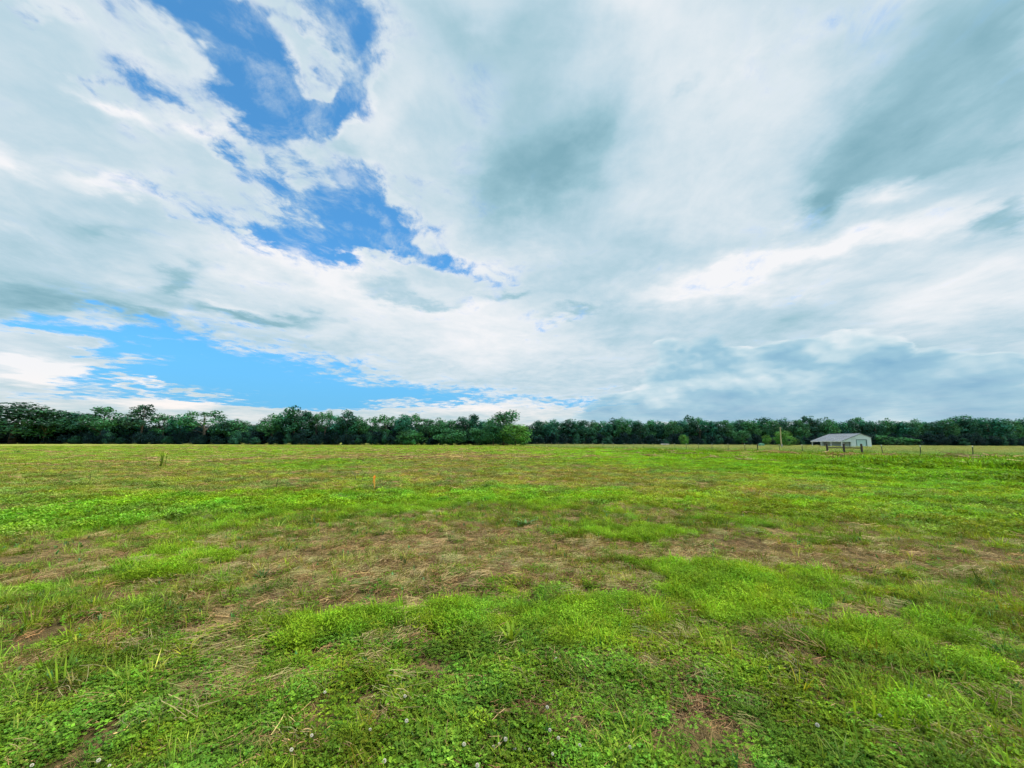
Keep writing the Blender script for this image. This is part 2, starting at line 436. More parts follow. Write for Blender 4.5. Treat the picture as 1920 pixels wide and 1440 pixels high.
def field(x, y):
    r = np.hypot(x, y)
    k = np.clip(r, 2.5, 60)
    wx = (fbm(x * 1.3, y * 1.3, 3, 4) - 0.5) * 0.16 * k + (fbm(x * 3.7, y * 3.7, 13, 3) - 0.5) * 0.06 * k
    wy = (fbm(x * 1.3, y * 1.3, 5, 4) - 0.5) * 0.16 * k + (fbm(x * 3.7, y * 3.7, 15, 3) - 0.5) * 0.06 * k
    X, Y = x + wx, y + wy
    def acc(items):
        s = np.zeros_like(x)
        for c, M, w in items:
            u = M[0, 0] * (X - c[0]) + M[0, 1] * (Y - c[1])
            v = M[1, 0] * (X - c[0]) + M[1, 1] * (Y - c[1])
            s += w * np.exp(-(u * u + v * v) * 1.1)
        return s
    lush = acc(LUSH) * (0.05 + 1.7 * fbm(x * 3.2, y * 3.2, 23, 5, 0.65)) + 0.35 * side_green(x, y) + (fbm(x * 0.9, y * 0.9, 21, 5, 0.6) - 0.5) * 1.2 - 0.05 + (fbm(x * .22, y * .22, 31, 3) - 0.5) * 0.5
    straw = acc(STRAW) * (0.6 + 0.8 * fbm(x * 2.2, y * 2.2, 43, 4, 0.6)) + (fbm(x * 1.1, y * 1.1, 41, 5, 0.6) - 0.5) * 1.1 - 0.08
    straw = np.clip(straw - 0.55 * np.clip(lush - 0.25, 0, 1), 0, 1.2)
    lush = np.clip(lush - 0.35 * straw, 0, 1.2)
    fd = fence_dist(x, y)
    side = sstep(x, 8, 24) * sstep(r, 14, 26)                 # hay cut in lines parallel to the fence
    ln = fd + (fbm(x * 0.12, y * 0.12, 51, 3) - 0.5) * 3.0
    rows = np.clip(np.sin(ln * 2 * math.pi / 3.6) * 1.6 - 0.5, 0, 1) * sstep(fbm(x * 0.15, y * 0.15, 61, 3), 0.30, 0.55) * side
    return lush, straw, rows, fd

def height(x, y):
    r = np.hypot(x, y)
    h = (fbm(x / 0.7, y / 0.7, 71, 3) - 0.5) * 0.05 + (fbm(x / 5.0, y / 5.0, 81, 3) - 0.5) * 0.10
    return h * (1 - sstep(r, 60, 220)) - 0.01

# ------------------------------------------------------------------ materials
def new_mat(name):
    m = bpy.data.materials.new(name)
    m.use_nodes = True
    N = Net(m.node_tree)
    bs = m.node_tree.nodes['Principled BSDF']
    return m, N, bs

def plain(name, rgb, rough=0.7, metal=0.0, var=0.15, scale=3.0, bump=0.0):
    m, N, bs = new_mat(name)
    tc = N.node('ShaderNodeTexCoord').outputs['Object']
    n = N.noise(tc, scale, 6.0, 0.6)
    a = tuple(c * (1 - var) for c in rgb); b = tuple(min(1, c * (1 + var)) for c in rgb)
    N.put(bs.inputs['Base Color'], N.mix(N.step(n, 0.3, 0.7), (*a, 1), (*b, 1)))
    bs.inputs['Roughness'].default_value = rough
    bs.inputs['Metallic'].default_value = metal
    if bump:
        bp = N.node('ShaderNodeBump'); bp.inputs['Strength'].default_value = bump
        N.put(bp.inputs['Height'], N.noise(tc, scale * 6, 5.0, 0.6)); N.put(bs.inputs['Normal'], bp.outputs[0])
    return m

def leafy(name, source, trans=0.35, var=0.25, rough=0.6, warm=(1.25, 1.15, 0.5)):
    """foliage: diffuse leaf with light passing through; colour from the plant's own tint"""
    m = bpy.data.materials.new(name); m.use_nodes = True
    t = m.node_tree
    for n in list(t.nodes): t.nodes.remove(n)
    N = Net(t)
    if source == 'INSTANCER':
        at = N.node('ShaderNodeAttribute', attribute_type='INSTANCER', attribute_name='tint')
        base = at.outputs['Color']
    else:
        at = N.node('ShaderNodeAttribute', attribute_type='GEOMETRY', attribute_name='leaf')
        base = at.outputs['Color']
    fa = N.node('ShaderNodeAttribute', attribute_type='GEOMETRY', attribute_name='shade')
    k = N.m('MULTIPLY_ADD', fa.outputs['Fac'], 2 * var, 1 - var)
    base = N.v('SCALE', base, scale=k)
    df = N.node('ShaderNodeBsdfPrincipled')
    N.put(df.inputs['Base Color'], base)
    df.inputs['Roughness'].default_value = rough
    df.inputs['Specular IOR Level'].default_value = 0.06
    tr = N.node('ShaderNodeBsdfTranslucent')
    N.put(tr.inputs['Color'], N.v('MULTIPLY', base, warm))
    mx = N.node('ShaderNodeMixShader'); mx.inputs[0].default_value = trans
    t.links.new(df.outputs[0], mx.inputs[1]); t.links.new(tr.outputs[0], mx.inputs[2])
    o = N.node('ShaderNodeOutputMaterial')
    t.links.new(mx.outputs[0], o.inputs[0])
    return m

mat_plant = leafy('plant_leaf', 'INSTANCER', 0.32, 0.35)
mat_dry = leafy('dry_straw', 'INSTANCER', 0.12, 0.40, 0.7, (1.1, 1.0, 0.8))

# palette (base colours)
C_SOIL = np.array([0.080, 0.044, 0.034])
C_THATCH = np.array([0.220, 0.135, 0.075])
C_STRAW = np.array([0.460, 0.335, 0.160])
C_OLIVE = np.array([0.250, 0.285, 0.060])
C_GREEN = np.array([0.160, 0.270, 0.024])
C_LUSH = np.array([0.205, 0.365, 0.026])
C_CLOVER = np.array([0.105, 0.235, 0.024])
C_BLUEGREEN = np.array([0.110, 0.250, 0.090])
C_MEADOW = np.array([0.400, 0.420, 0.190])

# ================================================================== STRUCTURE: the ground
def ground_colour(x, y):
    lush, straw, rows, fd = field(x, y)
    r = np.hypot(x, y)
    far = sstep(r, 9, 45)[:, None]
    n = fbm(x * 2.3, y * 2.3, 91, 4, 0.6)[:, None]
    near_c = C_SOIL * (1 - 0.5 * n) + C_THATCH * 0.75 * n
    near_c = near_c * 0.72 + 0.28 * C_OLIVE * (0.4 + 0.5 * n)
    l, s = np.clip(lush, 0, 1)[:, None], np.clip(straw, 0, 1)[:, None]
    f = C_OLIVE * (1 - l) + C_LUSH * 0.85 * l
    f = f * (1 - 0.62 * s) + (0.6 * C_STRAW + 0.4 * C_THATCH) * 0.72 * s
    f = f * (0.95 + 0.55 * n) * (1 - 0.3 * rows[:, None])  # far ground colour raised too, against the self-shadowed look of distant turf
    col = near_c * (1 - far) + f * far
    b = sstep(beyond_fence(x, y), 0, 1.5)[:, None]
    col = col * (1 - b) + C_MEADOW * 0.55 * b
    return col

ang_f = np.linspace(-75, 75, 420, endpoint=False)
ang_b = np.linspace(75, 285, 60, endpoint=False)
AN = np.radians(np.concatenate([ang_f, ang_b]))
RR = [0.0]
r_ = 0.5
while r_ < 9000:
    RR.append(r_)
    r_ += max(0.07, r_ * 0.019) if r_ < 260 else r_ * 0.12
RR = np.array(RR[1:])
gx = np.sin(AN)[None, :] * RR[:, None]; gy = np.cos(AN)[None, :] * RR[:, None]
gx = np.append(gx.ravel(), 0.0); gy = np.append(gy.ravel(), 0.0)
gz = height(gx, gy)
nA, nR = len(AN), len(RR)
i0 = np.arange(nR - 1)[:, None] * nA; j0 = np.arange(nA)[None, :]; j1 = (j0 + 1) % nA
quads = np.stack([i0 + j0, i0 + nA + j0, i0 + nA + j1, i0 + j1], axis=-1).reshape(-1, 4)
me = bpy.data.meshes.new('ground')
me.vertices.add(len(gx)); me.vertices.foreach_set('co', np.stack([gx, gy, gz], 1).ravel())
tri = [(len(gx) - 1, k, (k + 1) % nA) for k in range(nA)]
nloops = quads.size + 3 * len(tri)
me.loops.add(nloops)
me.loops.foreach_set('vertex_index', np.concatenate([quads[:, ::-1].ravel(), np.array([t[::-1] for t in tri]).ravel()]))
me.polygons.add(len(quads) + len(tri))
me.polygons.foreach_set('loop_start', np.concatenate([np.arange(len(quads)) * 4, quads.size + np.arange(len(tri)) * 3]))
me.polygons.foreach_set('use_smooth', np.ones(len(quads) + len(tri), dtype=bool))
me.update(calc_edges=True); me.validate()
ca = me.color_attributes.new('base', 'FLOAT_COLOR', 'POINT')
gc = ground_colour(gx, gy)
ca.data.foreach_set('color', np.concatenate([gc, np.ones((len(gc), 1))], 1).ravel().astype(np.float32))
mat_ground, N, bs = new_mat('field_soil')
base = N.node('ShaderNodeAttribute', attribute_type='GEOMETRY', attribute_name='base').outputs['Color']
pos = N.node('ShaderNodeNewGeometry').outputs['Position']
n1 = N.noise(pos, 9.0, 5.0, 0.65); n2 = N.noise(pos, 0.9, 4.0, 0.6); n3 = N.noise(N.v('MULTIPLY', pos, (1.0, 0.35, 1.0)), 40.0, 4.0, 0.6)
k = N.m('MULTIPLY', N.step(n1, 0.25, 0.75, 0.55, 1.45), N.m('MULTIPLY', N.step(n2, 0.25, 0.75, 0.72, 1.28), N.step(n3, 0.3, 0.7, 0.75, 1.25)))
N.put(bs.inputs['Base Color'], N.v('SCALE', base, scale=k))
bs.inputs['Roughness'].default_value = 0.95
bs.inputs['Specular IOR Level'].default_value = 0.1
bp = N.node('ShaderNodeBump'); bp.inputs['Strength'].default_value = 0.6; bp.inputs['Distance'].default_value = 0.05
N.put(bp.inputs['Height'], N.m('ADD', n1, n3)); N.put(bs.inputs['Normal'], bp.outputs[0])
me.materials.append(mat_ground)
ground = link(bpy.data.objects.new('ground', me))
tag(ground, 'mown field of grass, weeds and cut straw reaching to the trees', 'ground', kind='structure')

# ================================================================== VEGETATION of the field
def strips(blades, name, mat, shades=None):
    """blades: list of (list of centre points, list of half widths, width direction)"""
    v, f, sh = [], [], []
    for bi, (pts, ws_, wd) in enumerate(blades):
        b = len(v)
        n = len(pts)
        for p, w in zip(pts, ws_):
            if w <= 0:
                v.append(tuple(p))
            else:
                v.append(tuple(p - wd * w)); v.append(tuple(p + wd * w))
        idx = b
        s = random.random()
        for i in range(n - 1):
            if ws_[i + 1] <= 0:
                f.append((idx, idx + 1, idx + 2)); sh.append(s)
            else:
                f.append((idx, idx + 1, idx + 3, idx + 2)); sh.append(s)
            idx += 2
    return raw_mesh(name, v, f, sh, mat)

def raw_mesh(name, v, f, sh, mat, leaf=None):
    me = bpy.data.meshes.new(name)
    me.from_pydata(v, [], f)
    a = me.attributes.new('shade', 'FLOAT', 'FACE'); a.data.foreach_set('value', np.array(sh, dtype=np.float32))
    if leaf is not None:
        a = me.attributes.new('leaf', 'FLOAT_COLOR', 'FACE')
        a.data.foreach_set('color', np.concatenate([np.array(leaf), np.ones((len(leaf), 1))], 1).ravel().astype(np.float32))
    me.materials.append(mat)
    me.update()
    return me

def blade(root, az_, lean, length, w, bend, seg=3):
    """a curved grass blade"""
    pts, ws_ = [], []
    hd = np.array([math.cos(az_), math.sin(az_), 0.0])
    p = np.array(root, float); th = lean
    for i in range(seg + 1):
        pts.append(p.copy())
        t = i / seg
        ws_.append(0.0 if i == seg else w * (0.75 + 0.5 * t - 0.9 * t * t))
        p = p + (hd * math.sin(th) + np.array([0, 0, 1]) * math.cos(th)) * (length / seg)
        th += bend / seg
    tw = random.uniform(-0.6, 0.6)
    wd = np.array([-math.sin(az_ + tw), math.cos(az_ + tw), 0.0])
    return pts, ws_, wd

U = random.uniform
def tuft(name, n, rad, hmin, hmax, w, lean, bend, mat, seg=3):
    bl = []
    for _ in range(n):
        a, r0 = U(0, 6.283), rad * math.sqrt(random.random())
        bl.append(blade((r0 * math.cos(a), r0 * math.sin(a), -0.005), a + U(-0.9, 0.9), abs(random.gauss(0, lean)) + r0 * 0.5, U(hmin, hmax), w * U(0.7, 1.3), U(0.2, bend), seg))
    return strips(bl, name, mat)

def leaflets(name, n, rad, hfun, lw, ll, mat, tri=False, dome=False):
    v, f, sh = [], [], []
    for _ in range(n):
        a, r0 = U(0, 6.283), rad * math.sqrt(random.random())
        c = Vector((r0 * math.cos(a), r0 * math.sin(a), hfun(r0 / rad)))
        yaw, pit = U(0, 6.283), random.gauss(0.35, 0.35)
        s = random.random()
        for k in range(3 if tri else 1):
            M = Matrix.Rotation(yaw + k * 2.094, 3, 'Z') @ Matrix.Rotation(-pit * (1 if not tri else 0.6), 3, 'Y') @ Matrix.Rotation(random.gauss(0, 0.3), 3, 'X')
            l, w = ll * U(0.7, 1.25), lw * U(0.8, 1.2)
            b = len(v)
            for q in ((0, 0, 0), (l * 0.55, -w / 2, 0.0), (l, 0, -0.1 * l), (l * 0.55, w / 2, 0.0)):
                v.append(tuple(c + M @ Vector(q)))
            f.append((b, b + 1, b + 2, b + 3)); sh.append(min(1, max(0, s + U(-0.15, 0.15))))
    return raw_mesh(name, v, f, sh, mat)

def litter(name, n, rad, lmin, lmax, w, mat, aim=None, zmax=0.045):
    bl = []
    for _ in range(n):
        a, r0 = U(0, 6.283), rad * math.sqrt(random.random())
        yaw = U(0, 6.283) if aim is None else random.gauss(0, aim)
        L = U(lmin, lmax)
        e = np.array([math.cos(yaw), math.sin(yaw), 0.0])
        c = np.array([r0 * math.cos(a), r0 * math.sin(a), U(0.004, zmax)])
        tilt = random.gauss(0, 0.10)
        side = np.array([-e[1], e[0], 0.0])
        bow = random.gauss(0, 0.07) * L
        pts = [c - e * L / 2 - np.array([0, 0, tilt * L / 2]), c + side * bow + np.array([0, 0, 0.006]), c + e * L / 2 + np.array([0, 0, tilt * L / 2])]
        wd = side * math.cos(0.6) + np.array([0, 0, math.sin(0.6)])
        ww = w * U(0.6, 1.5)
        bl.append((pts, [ww, ww, ww * 0.6], wd))
    return strips(bl, name, mat)

def stalk_mesh(name, L, rad, mat):
    m_ = MB()
    pts, z = [], U(0.015, 0.03)
    bend = U(-0.12, 0.12)
    for i in range(5):
        t = i / 4 - 0.5
        pts.append((t * L, bend * L * (t * t * 4 - 1) * 0.5, z + t * U(-0.02, 0.06) * L))
    m_.tube(pts, [rad, rad * .95, rad * .9, rad * .8, rad * .5], 5)
    me_ = m_.mesh(name, mat, True)
    a = me_.attributes.new('shade', 'FLOAT', 'FACE'); a.data.foreach_set('value', np.full(len(me_.polygons), 0.5, dtype=np.float32))
    return me_

PROTO = []
def proto(me_):
    o = bpy.data.objects.new('%02d_' % len(PROTO) + me_.name, me_)
    PROTO.append(o)
    return len(PROTO) - 1
S = {}
S['grass'] = [proto(tuft('short_grass', 16, 0.045, 0.05, 0.12, 0.0020, 0.45, 1.3, mat_plant)) for _ in range(4)]
S['fine'] = [proto(tuft('fine_grass', 26, 0.06, 0.05, 0.11, 0.0013, 0.6, 1.5, mat_plant)) for _ in range(3)]
S['broad'] = [proto(tuft('broad_grass', 9, 0.03, 0.10, 0.22, 0.0050, 0.5, 1.2, mat_plant, 4)) for _ in range(3)]
S['clover'] = [proto(leaflets('clover_leaves', 24, 0.085, lambda t: U(0.02, 0.06), 0.014, 0.016, mat_plant, tri=True)) for _ in range(4)]
S['weed'] = [proto(leaflets('feathery_weed', 170, 0.095, lambda t: (1 - t * t) * U(0.02, 0.095) + U(0.008, 0.03), 0.0075, 0.019, mat_plant)) for _ in range(4)]
S['rosette'] = [proto(tuft('leaf_rosette', 8, 0.012, 0.05, 0.10, 0.012, 0.9, 0.7, mat_plant)) for _ in range(2)]
S['litter'] = [proto(litter('straw_litter', 30, 0.11, 0.03, 0.15, 0.0015, mat_dry)) for _ in range(4)]
S['hay'] = [proto(litter('combed_hay', 46, 0.11, 0.07, 0.20, 0.0011, mat_dry, aim=0.7, zmax=0.07)) for _ in range(3)]
S['stalk'] = [proto(stalk_mesh('dry_stalk', U(0.25, 0.75), U(0.004, 0.007), mat_dry)) for _ in range(5)]
S['mid'] = [proto(tuft('turf_clump', 70, 0.20, 0.05, 0.13, 0.0045, 0.5, 1.2, mat_plant)) for _ in range(4)]
S['midweed'] = [proto(leaflets('weed_clump', 160, 0.19, lambda t: (1 - t * t) * U(0.03, 0.12) + 0.015, 0.030, 0.045, mat_plant)) for _ in range(3)]
S['midstraw'] = [proto(litter('straw_clump', 44, 0.24, 0.12, 0.40, 0.0036, mat_dry)) for _ in range(3)]
S['far'] = [proto(tuft('turf_patch', 80, 0.55, 0.06, 0.15, 0.014, 0.5, 1.1, mat_plant, 2)) for _ in range(3)]
S['farstraw'] = [proto(litter('straw_patch', 50, 0.6, 0.25, 0.8, 0.010, mat_dry, zmax=0.07)) for _ in range(3)]
def stubble_mesh(name):
    m_ = MB()
    for _ in range(random.choice((1, 1, 2))):
        a, L = U(0, 6.283), U(0.22, 0.55)
        x0, y0, ln_ = U(-.08, .08), U(-.08, .08), U(0.15, 0.8)
        m_.tube([(x0, y0, -.03), (x0 + math.cos(a) * L * ln_ * .4, y0 + math.sin(a) * L * ln_ * .4, L * .5), (x0 + math.cos(a) * L * ln_, y0 + math.sin(a) * L * ln_, L * .9)], [.011, .009, .004], 4)
    me_ = m_.mesh(name, mat_dry)
    a = me_.attributes.new('shade', 'FLOAT', 'FACE'); a.data.foreach_set('value', np.full(len(me_.polygons), 0.4, dtype=np.float32))
    return me_
S['stubble'] = [proto(stubble_mesh('standing_stem')) for _ in range(6)]
S['meadow'] = [proto(tuft('tall_hay_grass', 110, 0.55, 0.45, 0.80, 0.0075, 0.22, 0.7, mat_plant, 3)) for _ in range(4)]

coll = bpy.data.collections.new('field_plant_kinds')
for o in PROTO:
    coll.objects.link(o)

def scatter_group():
    ng = bpy.data.node_groups.new('scatter_plants', 'GeometryNodeTree')
    ng.interface.new_socket('Geometry', in_out='INPUT', socket_type='NodeSocketGeometry')
    ng.interface.new_socket('Geometry', in_out='OUTPUT', socket_type='NodeSocketGeometry')
    gi = ng.nodes.new('NodeGroupInput'); go = ng.nodes.new('NodeGroupOutput')
    ci = ng.nodes.new('GeometryNodeCollectionInfo')
    ci.inputs['Collection'].default_value = coll
    ci.inputs['Separate Children'].default_value = True
    ci.inputs['Reset Children'].default_value = True
    ip = ng.nodes.new('GeometryNodeInstanceOnPoints')
    def named(nm, ty):
        n = ng.nodes.new('GeometryNodeInputNamedAttribute'); n.data_type = ty
        n.inputs['Name'].default_value = nm
        return n.outputs[0]
    ng.links.new(gi.outputs[0], ip.inputs['Points'])
    ng.links.new(ci.outputs[0], ip.inputs['Instance'])
    ip.inputs['Pick Instance'].default_value = True
    ng.links.new(named('which', 'INT'), ip.inputs['Instance Index'])
    e2r = ng.nodes.new('FunctionNodeEulerToRotation')
    ng.links.new(named('turn', 'FLOAT_VECTOR'), e2r.inputs[0])
    ng.links.new(e2r.outputs[0], ip.inputs['Rotation'])
    ng.links.new(named('size', 'FLOAT_VECTOR'), ip.inputs['Scale'])
    ng.links.new(ip.outputs[0], go.inputs[0])
    return ng
NG = scatter_group()

def scatter(name, xyz, which, turn, size, tint, label, cat):
    me = bpy.data.meshes.new(name)
    n = len(xyz)
    me.vertices.add(n); me.vertices.foreach_set('co', xyz.astype(np.float32).ravel())
    def attr(nm, ty, key, arr):
        a = me.attributes.new(nm, ty, 'POINT'); a.data.foreach_set(key, np.ascontiguousarray(arr).ravel())
    attr('which', 'INT', 'value', which.astype(np.int32))
    attr('turn', 'FLOAT_VECTOR', 'vector', turn.astype(np.float32))
    attr('size', 'FLOAT_VECTOR', 'vector', size.astype(np.float32))
    attr('tint', 'FLOAT_VECTOR', 'vector', tint.astype(np.float32))
    o = link(bpy.data.objects.new(name, me))
    md = o.modifiers.new('plants', 'NODES'); md.node_group = NG
    tag(o, label, cat, kind='stuff')
    return o

def ring(r0, r1, dens, half=80):
    area = math.radians(2 * half) / 2 * (r1 * r1 - r0 * r0)
    n = int(area * dens)
    r = np.sqrt(rng.uniform(r0 * r0, r1 * r1, n)); a = np.radians(rng.uniform(-half, half, n))
    return r * np.sin(a), r * np.cos(a)

BAG = {'green': [], 'dry': []}
def sow(bag, x, y, kind, tint, size, flat=0.12, yaw=None, keep=None, dz=0.0):
    if keep is not None:
        x, y, tint, size = x[keep], y[keep], tint[keep], size[keep]
        if yaw is not None: yaw = yaw[keep]
    n = len(x)
    if n == 0: return
    ids = np.array(S[kind])[rng.integers(0, len(S[kind]), n)]
    tn = np.stack([rng.normal(0, flat, n), rng.normal(0, flat, n), rng.uniform(0, 6.283, n) if yaw is None else yaw], 1)
    sz = np.repeat(size[:, None], 3, 1) * rng.uniform(0.85, 1.15, (n, 3))
    BAG[bag].append((np.stack([x, y, height(x, y) + dz], 1), ids, tn, sz, tint))

def vary(base, n, amt=0.22, hue=0.12):
    t = np.repeat(base[None, :], n, 0) if base.ndim == 1 else base
    k = rng.normal(1, amt, (len(t), 1)).clip(0.45, 1.8)
    h = rng.normal(1, hue, (len(t), 3)).clip(0.6, 1.5)
    return t * k * h

def lerp(a, b, t):
    return a[None, :] * (1 - t[:, None]) + b[None, :] * t[:, None]

def plant_zone(r0, r1, dens, fine):
    x, y = ring(r0, r1, dens)
    ok = beyond_fence(x, y) < 0.3
    x, y = x[ok], y[ok]
    n = len(x)
    lush, straw, rows, fd = field(x, y)
    l1, s1 = np.clip(lush, 0, 1), np.clip(straw, 0, 1)
    r = np.hypot(x, y)
    u = rng.random(n)
    patch = fbm(x * 0.8, y * 0.8, 101, 3)
    if fine:
        lump = fbm(x * 2.4, y * 2.4, 131, 4, 0.6)
        size = rng.uniform(0.75, 1.25, n) * (1 + 0.15 * l1) * (0.40 + 0.85 * lump)
        l1 = sstep(lush + 0.9 * (fbm(x * 5.5, y * 5.5, 181, 3, 0.6) - 0.5), 0.25, 0.95)
        nd = fbm(x * 2.6, y * 2.6, 161, 4, 0.6)
        p_dry = np.clip(0.07 + 0.45 * s1 - 0.05 * l1 + 2.6 * np.clip(nd - 0.55, 0, 1) * (1 - l1), 0, 0.8)
        hn = sstep(fbm(x * 3.0, y * 3.0, 171, 4, 0.65), 0.25, 0.75)
        hue = lerp(np.array([0.84, 0.98, 1.25]), np.array([1.18, 1.03, 0.8]), hn) * (0.66 + 0.72 * sstep(fbm(x * 3.2, y * 3.2, 151, 4, 0.6), 0.25, 0.75))[:, None]
        bare = rng.random(n) < np.maximum(0.42 * np.clip(s1 - 0.25, 0, 1) / 0.75, 0.93 * (1 - sstep(fbm(x * 1.9, y * 1.9, 141, 5, 0.62), 0.40, 0.50)) * (1 - 0.85 * sstep(lush, 0.18, 0.75)))
        u = np.where(bare, 2.0, u)
        p_weed = np.clip(0.08 + 0.62 * l1, 0, 0.75) * (1 - p_dry)
        nearclover = (1 - sstep(r, 3.4, 6.0)) * (0.55 + 0.6 * (patch - 0.5) * 2)
        p_clov = np.clip(0.10 + nearclover, 0, 0.8) * (1 - p_dry - p_weed)
        rest = 1 - p_dry - p_weed - p_clov
        c1 = p_dry; c2 = c1 + p_weed; c3 = c2 + p_clov
        w_l = np.clip(l1 * 1.3, 0, 1)
        dry = u < c1
        dtint = vary(lerp(C_THATCH * 0.9, C_STRAW * 0.92, rng.random(n)), n, 0.28, 0.08)
        q = rng.random(n)
        sow('dry', x, y, 'litter', dtint, size * 1.0, 0.10, keep=dry & (q < 0.78))
        yaw = (fbm(x * 0.5, y * 0.5, 111, 2) - 0.5) * 9.0 + rng.normal(0, 0.3, n)
        grey = vary(lerp(np.array([0.40, 0.32, 0.17]), np.array([0.27, 0.27, 0.11]), rng.random(n)), n, 0.2, 0.06)
        sow('dry', x, y, 'hay', grey, size * 1.0, 0.10, yaw=yaw, keep=dry & (q >= 0.78) & (q < 0.88))
        sow('dry', x, y, 'stalk', dtint * 1.15, size * 1.0, 0.06, keep=dry & (q >= 0.90) & ((s1 > 0.3) | (q > 0.985)))
        weed = (u >= c1) & (u < c2)
        wt_ = vary(lerp(C_GREEN * 1.05, C_LUSH * 1.05, w_l), n, 0.18, 0.08) * (hue * (1 - 0.5 * l1[:, None]) + 0.5 * l1[:, None])
        sow('green', x, y, 'weed', wt_, size * (0.85 + 0.25 * l1), 0.15, keep=weed & (q < 0.62))
        sow('green', x, y, 'broad', wt_ * 1.1, size * 0.9, 0.15, keep=weed & (q >= 0.62) & (q < 0.74))
        sow('green', x, y, 'grass', wt_, size * 1.2, 0.15, keep=weed & (q >= 0.74))
        clov = (u >= c2) & (u < c3)
        sow('green', x, y, 'clover', vary(lerp(C_CLOVER, C_GREEN, rng.random(n)), n, 0.2, 0.08) * hue, size, 0.15, keep=clov)
        gr = (u >= c3) & (u <= 1.0)
        gt = vary(lerp(C_OLIVE, C_GREEN, rng.random(n) * (1 - 0.7 * s1)), n, 0.22, 0.10)
        gt = gt * hue
        gt = gt * (1 - 0.35 * s1[:, None]) + (C_STRAW * 0.6) * 0.35 * s1[:, None]
        sow('green', x, y, 'grass', gt, size, 0.2, keep=gr & (q < 0.45))
        sow('green', x, y, 'fine', gt, size, 0.25, keep=gr & (q >= 0.45) & (q < 0.88))
        sow('green', x, y, 'broad', gt * 1.25, size * 0.85, 0.2, keep=gr & (q >= 0.88) & (q < 0.955))
        sow('green', x, y, 'rosette', vary(C_BLUEGREEN, n), size, 0.2, keep=gr & (q >= 0.955))
    else:
        mid = r1 < 40
        ks = ('mid', 'midweed', 'midstraw') if mid else ('far', 'far', 'farstraw')
        size = rng.uniform(0.7, 1.3, n) * (1 + 1.9 * rows + 0.1 * l1)
        p_dry = (0.07 + 0.42 * s1) * (1 - 0.6 * l1)
        dry = u < p_dry
        dtint = vary(lerp(C_THATCH * 1.3, C_STRAW, rng.random(n)), n, 0.25, 0.08)
        g = lerp(C_OLIVE, C_GREEN, rng.random(n) * (1 - 0.7 * s1))
        g = g * (1 - l1[:, None]) + C_LUSH * l1[:, None]
        g = g * (1 - 0.35 * s1[:, None]) + C_STRAW * 0.75 * 0.35 * s1[:, None]
        hn = sstep(fbm(x * 0.9, y * 0.9, 171, 4, 0.6), 0.3, 0.7)
        g = g * lerp(np.array([0.86, 0.97, 1.3]), np.array([1.14, 1.02, 0.8]), hn) * (0.78 + 0.44 * sstep(fbm(x * 1.1, y * 1.1, 151, 4, 0.6), 0.25, 0.75))[:, None]
        g = vary(g, n, 0.2, 0.08) * (1.12 if mid else 1.32) * np.array([[0.93, 1.03, 0.95]]) * (1 - 0.35 * rows[:, None])  # far clumps lightened in colour to offset self-shadowing of their blades
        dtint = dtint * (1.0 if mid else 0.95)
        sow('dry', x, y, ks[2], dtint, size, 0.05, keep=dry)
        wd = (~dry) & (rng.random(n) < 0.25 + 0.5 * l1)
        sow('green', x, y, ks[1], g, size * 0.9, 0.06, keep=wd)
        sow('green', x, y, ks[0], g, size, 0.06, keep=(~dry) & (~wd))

plant_zone(1.5, 4.2, 2100, True)
plant_zone(4.2, 7.0, 1300, True)
plant_zone(7.0, 11.5, 560, True)
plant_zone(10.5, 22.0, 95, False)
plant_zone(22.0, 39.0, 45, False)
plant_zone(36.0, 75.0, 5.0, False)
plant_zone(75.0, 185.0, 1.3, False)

x, y = ring(12, 75, 0.16)
ok = (beyond_fence(x, y) < 0) & (rng.random(len(x)) < np.where(x < 12, 1.0, 0.22)) & (fbm(x * .15, y * .15, 191, 3) > 0.42)
x, y = x[ok], y[ok]
sow('dry', x, y, 'stubble', vary(lerp(np.array([.13, .14, .05]), C_THATCH, rng.random(len(x))), len(x)), rng.uniform(.7, 1.3, len(x)), 0.1)

def gather(bag):
    return [np.concatenate([b[i] for b in BAG[bag]]) for i in range(5)]
scatter('field_grass', *gather('green'), 'low green grass, clover and feathery weeds covering the mown field', 'grass')
scatter('cut_straw', *gather('dry'), 'tan cut straw and dry stalks lying flat over the field', 'straw')

# tall hay grass beyond the fence
BAG['meadow'] = []
for (r0, r1, dn) in ((38, 80, 1.1), (80, 130, 0.55), (130, 250, 0.3)):
    x, y = ring(r0, r1, dn, 78)
    b = beyond_fence(x, y)
    ok = (b > 0.4) & (y < 205)
    x, y, b = x[ok], y[ok], b[ok]
    n = len(x)
    nn = fbm(x * 0.06, y * 0.06, 121, 3)
    edge = sstep(b, 0, 26)
    tint = lerp(np.array([0.230, 0.370, 0.115]), C_MEADOW, np.clip(edge * 0.75 + (nn - 0.5) * 1.2, 0, 1))
    sow('meadow', x, y, 'meadow', vary(tint, n, 0.12, 0.05), rng.uniform(0.75, 1.1, n) * (0.62 + 0.38 * sstep(b, 0, 9)), 0.04)
scatter('meadow_grass', *gather('meadow'), 'tall pale uncut hay grass beyond the wire fence', 'grass')

# ================================================================== TREES
mat_crown = leafy('tree_leaf', 'GEOMETRY', 0.22, 0.45, 0.55, (1.2, 1.15, 0.6))
mat_bark = plain('bark', (0.085, 0.065, 0.05), 0.9, 0, 0.3, 2.0, 0.4)
mat_bark_pale = plain('pale_bark', (0.13, 0.115, 0.10), 0.9, 0, 0.3, 2.0, 0.4)

